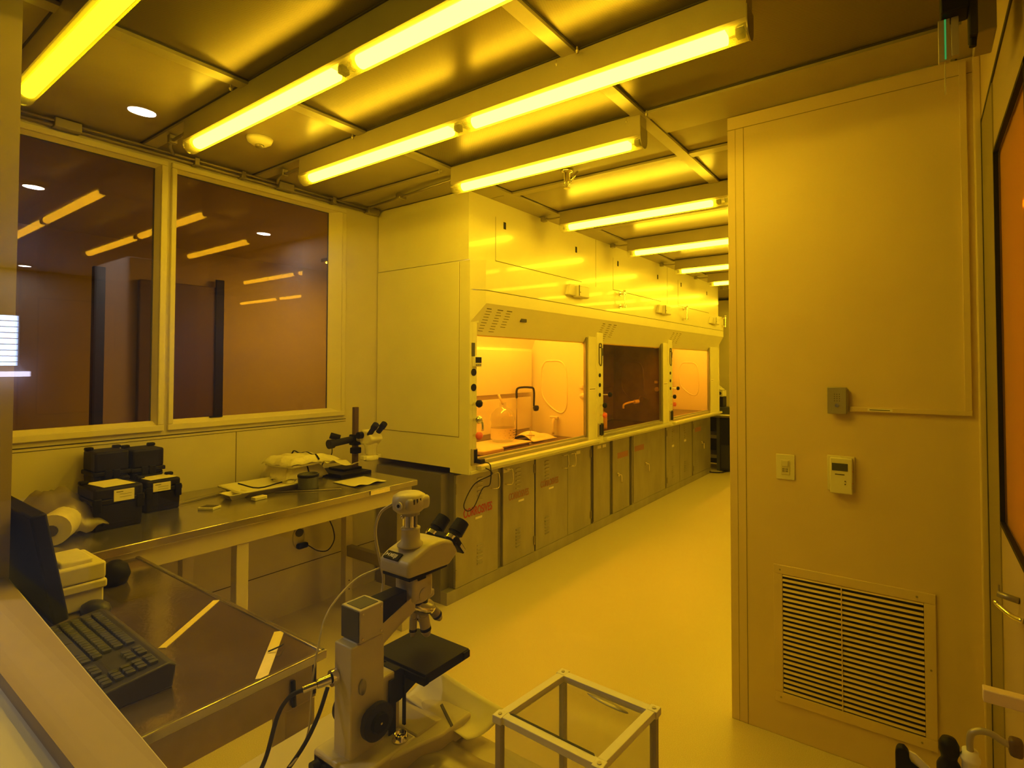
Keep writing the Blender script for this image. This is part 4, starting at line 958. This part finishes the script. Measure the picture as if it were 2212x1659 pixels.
# head
b_ = B()
b_.prism([(.800, 1.132), (.925, 1.128), (.955, 1.150), (.935, 1.182), (.905, 1.192), (.868, 1.192), (.820, 1.176), (.800, 1.164)], 'X', cx - .050, cx + .050, bv=.008, seg=3); head = b_.build('head', 'scope', t)
B().box(cx - .046, cx + .046, .806, .92, 1.124, 1.1315, bv=.002).build('head_gasket', 'black', t)
nm = Vector((0, -.5, 1)).normalized()
ng = math.atan2(1.176 - 1.164, .020)
R_ = Vector((1, 0, 0)); U_ = Vector((0, math.cos(ng), math.sin(ng))); N_ = R_.cross(U_)
c_ = Vector((cx - .036, .8005, 1.1655)) + N_ * .0022
b_ = B(); 
def onp(a, b, h): return tuple(c_ + R_ * a + U_ * b + N_ * h)
b_._faces([onp(0, 0, 0), onp(.048, 0, 0), onp(.048, .019, 0), onp(0, .019, 0), onp(0, 0, -.004), onp(.048, 0, -.004), onp(.048, .019, -.004), onp(0, .019, -.004)], [(0, 1, 2, 3), (0, 4, 5, 1), (1, 5, 6, 2), (2, 6, 7, 3), (3, 7, 4, 0)])
plate = b_.build('name_plate', 'black', head)
b_ = B(); b_._faces([onp(.003, .004, .0004), onp(.003, .015, .0004), onp(.008, .0095, .0004)], [(0, 2, 1)]); b_._faces([onp(.013, .004, .0004), onp(.013, .015, .0004), onp(.008, .0095, .0004)], [(0, 1, 2)]); b_.build('bow_tie_mark', 'label', plate)
text('MEIJI', 'label', plate, onp(.0155, .005, .0003), R_, U_, .0125, 'lettering', ext=.0002, offset=.0004, sx=.92)
# trinocular tube and camera
ty = .848
b_ = B(); b_.lathe([(0, 1.186), (.030, 1.186), (.030, 1.190), (.022, 1.196), (.0205, 1.222), (.022, 1.224), (.022, 1.227), (.016, 1.228), (0, 1.228)], (cx, ty, 0)); b_.build('photo_port', 'scope', t)
b_ = B(); b_.cyl((cx, ty, 1.226), (cx, ty, 1.262), .0145, n=24); b_.build('camera_adapter', 'chrome', t)
b_ = B(); b_.cyl((cx, ty, 1.256), (cx, ty, 1.262), .020, n=24); b_.cyl((cx - .018, ty, 1.23), (cx - .018, ty, 1.262), .0028, n=8); b_.cyl((cx + .018, ty, 1.23), (cx + .018, ty, 1.262), .0028, n=8); b_.build('adapter_collar', 'scopedark', t)
b_ = B(); b_.lathe([(0, 0), (.006, 0), (.006, .006), (0, .007)], n=12, M4=Matrix.Translation((cx - .021, ty - .003, 1.248)) @ Matrix.Rotation(-PI / 2, 4, 'Y')); b_.build('set_screw', 'chrome', t)
b_ = B()
prof = [(.0, 1.262), (.028, 1.263), (.036, 1.270), (.038, 1.285), (.036, 1.300), (.026, 1.306), (0, 1.307)]
b_.lathe(prof, (0, 0, 0), n=28, M4=Matrix.Translation((cx - .006, ty, 0)))
b_.box(cx - .01, cx + .030, ty - .030, ty + .036, 1.268, 1.300, bv=.010, seg=3)
b_.build('camera', 'scope', t)
b_ = B(); b_.cyl((cx + .004, ty - .036, 1.284), (cx + .0045, ty - .0395, 1.284), .009, n=16); b_.build('camera_button', 'white', t)
b_ = B(); b_.cyl((cx + .0045, ty - .0392, 1.284), (cx + .0047, ty - .0405, 1.284), .004, n=12); b_.build('camera_lens_mark', 'black', t)
for k in range(3): B().box(cx + .0295, cx + .0308, ty - .018 + k * .009, ty - .014 + k * .009, 1.286, 1.297).build('vent_slot', 'ink', t)
# eyepieces on the far end of the head
for sx_ in (-1, 1):
    ex = cx + sx_ * .032
    b_ = B(); b_.cyl((ex, .925, 1.160), (ex, .966, 1.196), .0165, .015, n=20); b_.cyl((ex, .960, 1.191), (ex, .984, 1.212), .0195, .018, n=20); b_.build('eyepiece', 'black', t)
    b_ = B(); b_.cyl((ex, .943, 1.176), (ex, .950, 1.182), .0195, n=20); b_.build('eyepiece_ring', 'chrome', t)
b_ = B(); b_.prism([(.935, 1.185), (.968, 1.140), (.978, 1.148), (.948, 1.192)], 'X', cx - .045, cx + .052, bv=.003); b_.build('binocular_plate', 'black', t)
B().prism([(.955, 1.163), (.970, 1.143), (.9745, 1.147), (.960, 1.168)], 'X', cx + .0522, cx + .0535).build('scale_mark', 'label', t)
# stage
b_ = B(); b_.box(-1.068, -.893, .812, .945, .925, .936, bv=.001); b_.box(-.905, -.893, .812, .945, .915, .926); b_.box(-1.068, -1.056, .812, .945, .915, .926)
b_.box(-1.068, -.893, .808, .822, .913, .930, bv=.001); b_.box(-.906, -.889, .925, .945, .918, .934, bv=.001)
b_.build('stage', 'black', t)
b_ = B(); b_.prism([(.785, .935), (.785, .868), (.80, .868), (.90, .905), (.90, .925), (.812, .925), (.80, .937), (.785, .937)], 'X', -1.005, -.958, bv=.002); b_.build('stage_bracket', 'black', t)
b_ = B(); b_.box(-.9565, -.9535, .766, .784, .80, .925); b_.build('dovetail_slide', 'black', t)
b_ = B(); b_.box(-.960, -.952, .806, .810, .812, .920); b_.build('rack_bar', 'black', t)
# focus knobs, right and left
for s_ in (1, -1):
    x0 = cx + s_ * .029
    b_ = B(); b_.cyl((x0, .722, .872), (x0 + s_ * .014, .722, .872), .024, n=28); b_.cyl((x0 + s_ * .014, .722, .872), (x0 + s_ * .026, .722, .872), .036 if s_ > 0 else .034, n=36)
    o = b_.build('coarse_focus_knob', 'blackmatte', t)
    b_ = B(); b_.cyl((x0 + s_ * .026, .722, .872), (x0 + s_ * .034, .722, .872), .020, .018, n=24); b_.build('fine_focus_knob', 'black', o)
    B().cyl((x0 + s_ * .034, .722, .872), (x0 + s_ * .0345, .722, .872), .0025, n=8).build('knob_screw', 'chrome', o)
b_ = B(); b_.lathe([(0, 0), (.010, 0), (.010, .004), (0, .005)], n=16, M4=Matrix.Translation((-.957, .700, .945)) @ Matrix.Rotation(PI / 2, 4, 'Y') @ Matrix.Diagonal((1.6, .8, 1, 1))); b_.build('side_cap', 'scopedark', t)
b_ = B(); b_.lathe([(.0, 0), (.016, 0), (.016, .004), (.0135, .006), (.0135, .014), (.0115, .014), (.0115, .008), (0, .008)], (-.925, .772, ZT + .050), n=24); b_.build('field_lens_ring', 'chrome', t)
B().cyl((-.912, .772, ZT + .060), (-.905, .772, ZT + .060), .003, n=8).build('lens_screw', 'chrome', t)
# rear connector, power switch
b_ = B(); b_.cyl((cx - .022, .676, .962), (cx - .024, .664, .962), .016, n=20); b_.cyl((cx - .024, .664, .962), (cx - .034, .640, .959), .010, .009, n=16); b_.cyl((cx - .034, .640, .959), (cx - .046, .618, .955), .0065, n=12); b_.build('power_connector', 'chrome', t)
b_ = B(); b_.cyl((-1.035, .654, ZT + .026), (-1.036, .640, ZT + .026), .011, n=16); b_.build('dimmer_knob', 'black', t)
B().box(-1.018, -1.006, .652, .6555, ZT + .016, ZT + .034).build('power_switch', 'black', t)
b_ = B(); b_.prism([(-.945, .905), (-.87, .865), (-.87, .872), (-.945, .912)], 'Z', ZT + .046, ZT + .0475); b_.build('base_label', 'ink', t)

t = thing('camera_cable', (-1.02, .78, 1.1), 'beige cable hanging from the microscope camera down behind the lamp housing', 'cable')
B().tube([(cx - .028, ty - .026, 1.283), (cx - .050, ty - .045, 1.262), (cx - .068, ty - .045, 1.215), (cx - .072, ty - .03, 1.15), (cx - .070, ty - .02, 1.10), (cx - .066, ty - .03, 1.055)], .0032, n=8, smooth=6).build('cable', 'scope', t)
q = B(); q.tube([(cx - .072, ty - .03, 1.128), (cx - .085, .76, 1.115), (cx - .075, .69, 1.075), (cx - .055, .655, 1.02), (cx - .05, .640, .955), (cx - .055, .635, .86), (cx - .05, .60, .82), (-1.10, .58, ZT + .01)], .0022, n=6, smooth=6)
tag(q.build('thin_cable', 'scope'), 'thin pale cable running down beside the microscope column', 'cable')
q = B(); q.tube([(cx - .044, .620, .956), (cx - .062, .60, .945), (cx - .078, .585, .91), (cx - .088, .57, .84), (cx - .105, .56, ZT + .03), (cx - .10, .555, ZT + .006), (cx - .075, .575, ZT + .018), (cx - .045, .615, .84), (cx - .038, .645, .89), (cx - .036, .665, .94)], .0042, n=8, smooth=6)
tag(q.build('power_cable', 'blackmatte'), 'thick dark power cable looping down from the chrome connector on the microscope', 'cable')
q = B(); q.tube([(-1.19, .50, ZT + .008), (-1.13, .52, ZT + .009), (-1.05, .56, ZT + .009), (-1.0, .60, ZT + .009), (-.97, .635, ZT + .009)], .007, n=8, smooth=5)
tag(q.build('flat_cable', 'blackmatte'), 'dark cable lying on the side table below the microscope', 'cable')

# rolled paper hanging at the far edge, plastic film in front
q = B()
def pf(u, v):
    x = -1.035 + .205 * u + .03 * u * v; y = .872 + (.085 + .012 * u) * v
    z = ZT + .054 - .024 * u + .030 * v ** 2 * (1 - .2 * u) - .010 * math.sin(PI * v) + .012 * (1 - u) ** 3 * v
    return (x, y, z)
q.grid(pf, 16, 12, .0012)
tag(q.build('paper_sheet', 'paper'), 'curled white paper sheet between the microscope base and the clear box', 'paper')
q = B()
def ff(u, v):
    x = -.93 + .33 * u; y = .60 + .27 * v
    e = math.sin(PI * u) ** .5 * math.sin(PI * (.05 + .9 * v)) ** .5
    return (x + .01 * math.sin(9 * v), y, ZT + .004 + e * (.022 + .010 * math.sin(13 * u + 6 * v) + .008 * math.sin(21 * v - 7 * u)))
q.grid(ff, 30, 26, .0012)
tag(q.build('plastic_film', 'film'), 'crumpled clear plastic film on the table in front of the microscope base', 'film')
for k, (x, y, l) in enumerate(((-.640, .68, 'left one of two pale looped tie strips on the plastic film'), (-.585, .70, 'right one of two pale looped tie strips on the plastic film'))):
    q = B(); q.tube([(x - .02, y - .03, ZT + .03), (x - .02, y, ZT + .045), (x, y + .015, ZT + .05), (x + .02, y, ZT + .045), (x + .02, y - .03, ZT + .03)], .003, n=8)
    tag(q.build('tie_loop', 'paper'), l, 'strip', 'pale tie loops on the plastic film')

# clear framed box
t = thing('acrylic_box', (-.50, .80, ZT), 'clear acrylic box with a white frame at the bottom of the picture', 'box')
C4 = [(-.596, .895), (-.390, .890), (-.405, .712), (-.617, .718)]     # far-left, far-right, near-right, near-left
z1 = 1.002
def lerp(a, b, k): return (a[0] + (b[0] - a[0]) * k, a[1] + (b[1] - a[1]) * k)
def bar(p, q_, w_, z0, zz, nm_, m_, in_=1):
    p = Vector((*p, 0)); q_ = Vector((*q_, 0)); d = (q_ - p).normalized(); n = Vector((-d.y, d.x, 0)) * w_ * in_
    B().prism([(p.x, p.y), (q_.x, q_.y), (q_.x + n.x, q_.y + n.y), (p.x + n.x, p.y + n.y)], 'Z', z0, zz, bv=.001).build(nm_, m_, t)
for k in range(4):
    a, b2 = C4[k], C4[(k + 1) % 4]
    bar(a, b2, .016, z1 - .012, z1, 'top_rail', 'white', -1)
    bar(a, b2, .016, ZT, ZT + .012, 'bottom_rail', 'white', -1)
    ia, ib = lerp(a, b2, .02), lerp(b2, a, .02)
    p = Vector((*ia, 0)); q_ = Vector((*ib, 0)); d = (q_ - p).normalized(); n = Vector((d.y, -d.x, 0))
    p1 = p + n * .004; q1 = q_ + n * .004; n2 = n * .003
    B().prism([(p1.x, p1.y), (q1.x, q1.y), ((q1 + n2).x, (q1 + n2).y), ((p1 + n2).x, (p1 + n2).y)], 'Z', ZT + .012, z1 - .012).build('side_pane', 'acrylic', t)
cm = (sum(c[0] for c in C4) / 4, sum(c[1] for c in C4) / 4)
for c in C4:
    x, y = lerp(c, cm, .06)
    b_ = B(); b_.box(x - .006, x + .006, y - .006, y + .006, ZT + .01, z1 - .01, bv=.001); b_.build('corner_post', 'scopedark', t)
    B().box(x - .0095, x + .0095, y - .0095, y + .0095, z1 - .0125, z1 + .0004, bv=.001).build('corner_block', 'white', t)
    b_ = B(); b_.cyl((x, y, z1), (x, y, z1 + .0015), .0035, n=12); b_.build('corner_screw', 'scopedark', t)
inn = [lerp(c, cm, .10) for c in C4]
B().prism(inn, 'Z', z1 - .008, z1 - .005).build('top_pane', 'acrylic', t)
b_ = B(); b_.prism([lerp(lerp(C4[3], cm, .16), lerp(C4[2], cm, .16), .02), lerp(lerp(C4[2], cm, .16), lerp(C4[3], cm, .16), .02), lerp(lerp(C4[2], cm, .20), lerp(C4[3], cm, .20), .02), lerp(lerp(C4[3], cm, .20), lerp(C4[2], cm, .20), .02)], 'Z', z1 - .004, z1 + .001); b_.build('gasket_strip', 'blackmatte', t)
b_ = B(); b_.lathe([(0, 0), (.03, 0), (.03, .0008), (0, .0008)], n=20, M4=Matrix.Translation((-.475, .858, z1 - .0045)) @ Matrix.Rotation(-.12, 4, 'Z') @ Matrix.Diagonal((1.5, .22, 1, 1))); b_.build('smear', 'scopedark', t)

# ================================================================== PARTITION FITTINGS
YP = 2.50
t = thing('call_plate', (-.292, YP, 1.40), 'square brushed steel plate with a small bright button on the partition', 'wall plate')
B().box(-.330, -.258, YP - .004, YP, 1.402, 1.510, bv=.002).build('plate', 'steel', t)
B().box(-.322, -.252, YP - .028, YP - .004, 1.408, 1.504, bv=.004).build('back_box', 'aludark', t)
B().box(-.328, -.258, YP - .033, YP - .028, 1.402, 1.510, bv=.0015).build('face_plate', 'steel', t)
B().cyl((-.292, YP - .033, 1.437), (-.292, YP - .037, 1.437), .008, n=16).build('button', 'chrome', t)
q = B()
for r in range(4):
    for c in range(3): q.cyl((-.301 + c * .009, YP - .0335, 1.455 + r * .009), (-.301 + c * .009, YP - .033, 1.455 + r * .009), .002, n=6)
q.build('speaker_grille', 'ink', t)
t = thing('cable_raceway', (-.05, YP, 1.41), 'white cable raceway running from the steel plate across and up the partition', 'raceway')
b_ = B(); b_.box(-.250, .150, YP - .014, YP, 1.413, 1.432, bv=.002); b_.box(.128, .150, YP - .014, YP, 1.432, 2.735, bv=.002); b_.build('channel', 'partition', t)
b_ = B(); b_.box(-.185, -.10, YP - .0150, YP - .0142, 1.417, 1.428); o = b_.build('paper_label', 'label', t)
b_ = B(); b_.box(-.178, -.108, YP - .0155, YP - .0151, 1.421, 1.424); b_.build('label_print', 'ink', o)
t = thing('light_switch', (-.499, YP, 1.105), 'white wall switch plate on the partition near its corner post', 'switch')
B().box(-.537, -.461, YP - .006, YP, 1.106, 1.214, bv=.002).build('plate', 'white', t)
B().box(-.517, -.481, YP - .009, YP - .006, 1.128, 1.192, bv=.001).build('rocker_frame', 'foam', t)
B().box(-.512, -.486, YP - .012, YP - .008, 1.163, 1.188, bv=.001).build('rocker', 'wall', t)
q = B()
for r in range(2):
    for c in range(2): q.box(-.511 + c * .013, -.501 + c * .013, YP - .0105, YP - .009, 1.140 + r * .009, 1.146 + r * .009)
q.build('timer_buttons', 'scopedark', t)
t = thing('thermostat', (-.280, YP, 1.08), 'white thermostat with a small dark display on the partition', 'thermostat')
B().box(-.335, -.232, YP - .008, YP, 1.083, 1.228, bv=.003).build('base_plate', 'wall', t)
B().box(-.322, -.240, YP - .032, YP - .008, 1.078, 1.222, bv=.004).build('cover', 'white', t)
o = B().box(-.314, -.256, YP - .0335, YP - .031, 1.171, 1.201).build('display', 'screen', t)
q = B(); q.box(-.303, -.268, YP - .0328, YP - .0321, 1.154, 1.158); q.build('small_print', 'ink', t)
for z in (1.118, 1.130): B().cyl((-.266, YP - .032, z), (-.266, YP - .034, z), .0028, n=10).build('button', 'ink', t)
for z in (1.120, 1.167): B().box(-.2405, -.239, YP - .024, YP - .018, z, z + .005).build('side_mark', 'redknob', t)
# louvered return grille
t = thing('return_grille', (-.262, YP, .155), 'large louvered return air grille low on the partition', 'grille')
x0, x1_, z0, z1_ = -.552, .030, .150, .735
b_ = B(); b_.box(x0, x1_, YP - .008, YP, z1_ - .038, z1_, bv=.002); b_.box(x0, x1_, YP - .008, YP, z0, z0 + .042, bv=.002)
b_.box(x0, x0 + .036, YP - .008, YP, z0 + .042, z1_ - .038, bv=.002); b_.box(x1_ - .038, x1_, YP - .008, YP, z0 + .042, z1_ - .038, bv=.002); b_.build('frame', 'partition', t)
B().box(x0 + .036, x1_ - .038, YP - .0012, YP - .0002, z0 + .042, z1_ - .038).build('backing', 'black', t)
n = 25
for k in range(n):
    z = z0 + .050 + k * (z1_ - z0 - .095) / (n - 1)
    b_ = B(); b_.prism([(YP - .0014, z + .0060), (YP - .0080, z - .0020), (YP - .0088, z - .0010), (YP - .0022, z + .0070)], 'X', x0 + .037, x1_ - .039); b_.build('louver', 'partition', t)
B().box(-.290, -.286, YP - .0095, YP - .0088, z0 + .042, z1_ - .038).build('mullion', 'partition', t)
for x, z in ((-.525, .715), (-.03, .715), (.012, .45), (-.525, .17), (-.02, .17)): B().cyl((x, YP - .008, z), (x, YP - .0095, z), .004, n=8).build('screw', 'aludark', t)

# ================================================================== TOP RIGHT CORNER: sensor box and rods hanging from the ceiling
t = thing('ceiling_sensor', (.07, 1.5, 2.755), 'black box with a magenta light at the upper right corner, hanging from the ceiling', 'sensor')
B().box(.044, .096, 1.46, 1.52, 2.385, 2.754, bv=.004).build('housing', 'black', t)
B().cyl((.058, 1.459, 2.432), (.058, 1.456, 2.432), .006, n=12).build('indicator', 'led', t)
B().box(.096, .112, 1.48, 1.53, 2.33, 2.754, bv=.003).build('hinge_arm', 'blackmatte', t)
B().cyl((.104, 1.50, 2.33), (.103, 1.50, 2.312), .007, n=10).build('arm_tip', 'black', t)
t = thing('grey_housing', (.13, 1.56, 2.755), 'dull green-grey metal housing beside the black sensor box at the ceiling', 'housing')
B().box(.113, .150, 1.54, 1.66, 2.36, 2.754, bv=.003).build('housing', 'doorgreen', t)
t = thing('glass_guide', (.055, 1.5, 2.29), 'clear square tube with a green-lit edge below the black sensor box', 'tube')
b_ = B(); b_.box(.040, .062, 1.485, 1.50, 2.288, 2.384, bv=.001); b_.box(.064, .078, 1.485, 1.50, 2.296, 2.384, bv=.001); b_.build('tube', 'alu', t)
gm = emis('green edge glow', (.10, .75, .16), .35)
B().box(.0515, .0545, 1.482, 1.4845, 2.292, 2.382).build('green_edge', gm, t)
t = thing('thin_rod', (.054, 1.49, 2.20), 'thin pale vertical rod below the clear tube', 'rod')
B().cyl((.052, 1.49, 2.214), (.052, 1.49, 2.288), .0015, n=8).build('rod', 'film', t)

# ================================================================== LOWER RIGHT: small cart with gas fittings
t = thing('utility_cart', (.06, 1.14, 0), 'small cart just below the picture by the door carrying dispensers', 'cart')
B().box(-.10, .165, 1.00, 1.215, .785, .80, bv=.003).build('top_shelf', 'laminate', t)
for x, y in ((-.08, 1.02), (.145, 1.02), (-.08, 1.195), (.145, 1.195)): B().box(x - .01, x + .01, y - .01, y + .01, 0, .785, bv=.002).build('leg', 'aludark', t)
t = thing('tape_dispenser', (-.02, 1.2, .80), 'black rounded dispenser with a pale label at the bottom right', 'dispenser')
b_ = B(); b_.prism([(-.052, .80), (-.052, .882), (-.048, .891), (-.038, .893), (-.031, .886), (-.030, .872), (.015, .848), (.015, .80)], 'Y', 1.195, 1.212, bv=.003); b_.build('body', 'black', t)
B().prism([(-.030, .82), (-.030, .888), (-.020, .886), (.012, .862), (.014, .82)], 'Y', 1.200, 1.204).build('paper_label', 'paper', t)
t = thing('black_valve', (.024, 1.19, .80), 'black two-part knob standing beside the clear pipe elbow', 'valve')
b_ = B(); b_.lathe([(0, .80), (.019, .80), (.019, .885), (.016, .892), (.012, .898), (.013, .905), (.0155, .912), (.0155, .925), (.011, .934), (0, .936)], (.030, 1.2, 0), n=20); b_.build('knob', 'black', t)
t = thing('pipe_elbow', (.06, 1.19, .80), 'white capped pipe with a dark bent elbow at the lower right', 'pipe')
b_ = B(); b_.lathe([(0, .80), (.0125, .80), (.0125, .910), (.015, .912), (.015, .917), (.012, .920), (.012, .928), (0, .928)], (.060, 1.195, 0), n=22); b_.build('white_fitting', 'white', t)
b_ = B(); b_.tube([(.060, 1.195, .924), (.060, 1.195, .948), (.064, 1.195, .960), (.076, 1.195, .967), (.090, 1.195, .967), (.105, 1.195, .960), (.118, 1.195, .957)], .0055, n=12, smooth=5); b_.build('bent_pipe', 'scopedark', t)
b_ = B(); b_.box(.112, .132, 1.185, 1.205, .942, .972, bv=.006); b_.build('dark_cap', 'browndark', t)
t = thing('wall_rail', (.13, 1.2, 1.03), 'short pale horizontal bar reaching in from the door side above the pipe elbow', 'rail')
B().box(.079, .1895, 1.19, 1.21, 1.020, 1.042, bv=.002).build('bar', 'partition', t)

# ================================================================== FAR END OF THE AISLE
t = thing('equipment_stand', (-2.7, 8.5, 0), 'dark metal stand with instruments at the far end of the aisle', 'stand')
b_ = B(); b_.box(-3.1, -2.30, 8.2, 8.75, .805, .84, bv=.003); b_.build('top_shelf', 'aludark', t)
for x, y in ((-2.60, 8.23), (-2.60, 8.72), (-3.06, 8.23), (-3.06, 8.72)): B().box(x - .025, x + .025, y - .03, y + .03, 0, .805).build('post', 'darkgrey', t)
B().box(-3.09, -2.58, 8.70, 8.73, .02, .80).build('dark_fill', 'black', t)  # black sheet added to darken the back of the stand
for z in (.18, .48): B().box(-3.09, -2.58, 8.22, 8.73, z, z + .05).build('lower_shelf', 'aludark', t)
t = thing('black_cabinet', (-2.5, 8.9, 0), 'black cabinet standing on the floor at the aisle end beside the partition edge', 'cabinet')
B().box(-2.565, -2.10, 8.16, 8.6, .01, .80, bv=.01).build('body', 'black', t)
B().box(-2.545, -2.12, 8.152, 8.159, .05, .40).build('drawer_front', 'blackmatte', t)
t = thing('instrument', (-2.7, 8.4, .82), 'pale sloped instrument with black dials at the far aisle end', 'instrument')
b_ = B(); b_.prism([(-2.95, 1.22), (-2.95, 1.50), (-2.72, 1.33), (-2.58, 1.22)], 'Y', 8.3, 8.5, bv=.006); b_.build('hood_panel', 'hood', t)
b_ = B(); b_.box(-2.95, -2.56, 8.3, 8.5, 1.12, 1.215, bv=.004); b_.build('dial_panel', 'white', t)
for x in (-2.66, -2.60): B().cyl((x, 8.299, 1.17), (x, 8.29, 1.17), .025, n=12).build('dial', 'black', t)
B().box(-2.95, -2.56, 8.32, 8.5, .9, 1.115, bv=.004).build('black_base', 'black', t)
B().box(-2.95, -2.45, 8.30, 8.52, .842, .96, bv=.01).build('lower_unit', 'darkgrey', t)
q = B(); q.prism([(-2.60, 8.12), (-2.35, 8.12), (-2.35, 8.28), (-2.72, 8.28)], 'Z', .842, .852)
tag(q.build('paper_pad', 'paper'), 'white papers on the far stand below the instrument', 'paper')
q = B(); q.tube([(-2.45, 8.15, .02), (-2.50, 8.02, .012), (-2.62, 7.95, .012), (-2.66, 7.90, .03)], .008, n=6)
tag(q.build('floor_cable', 'black'), 'dark cable on the floor between the farthest cabinet and the stand', 'cable')
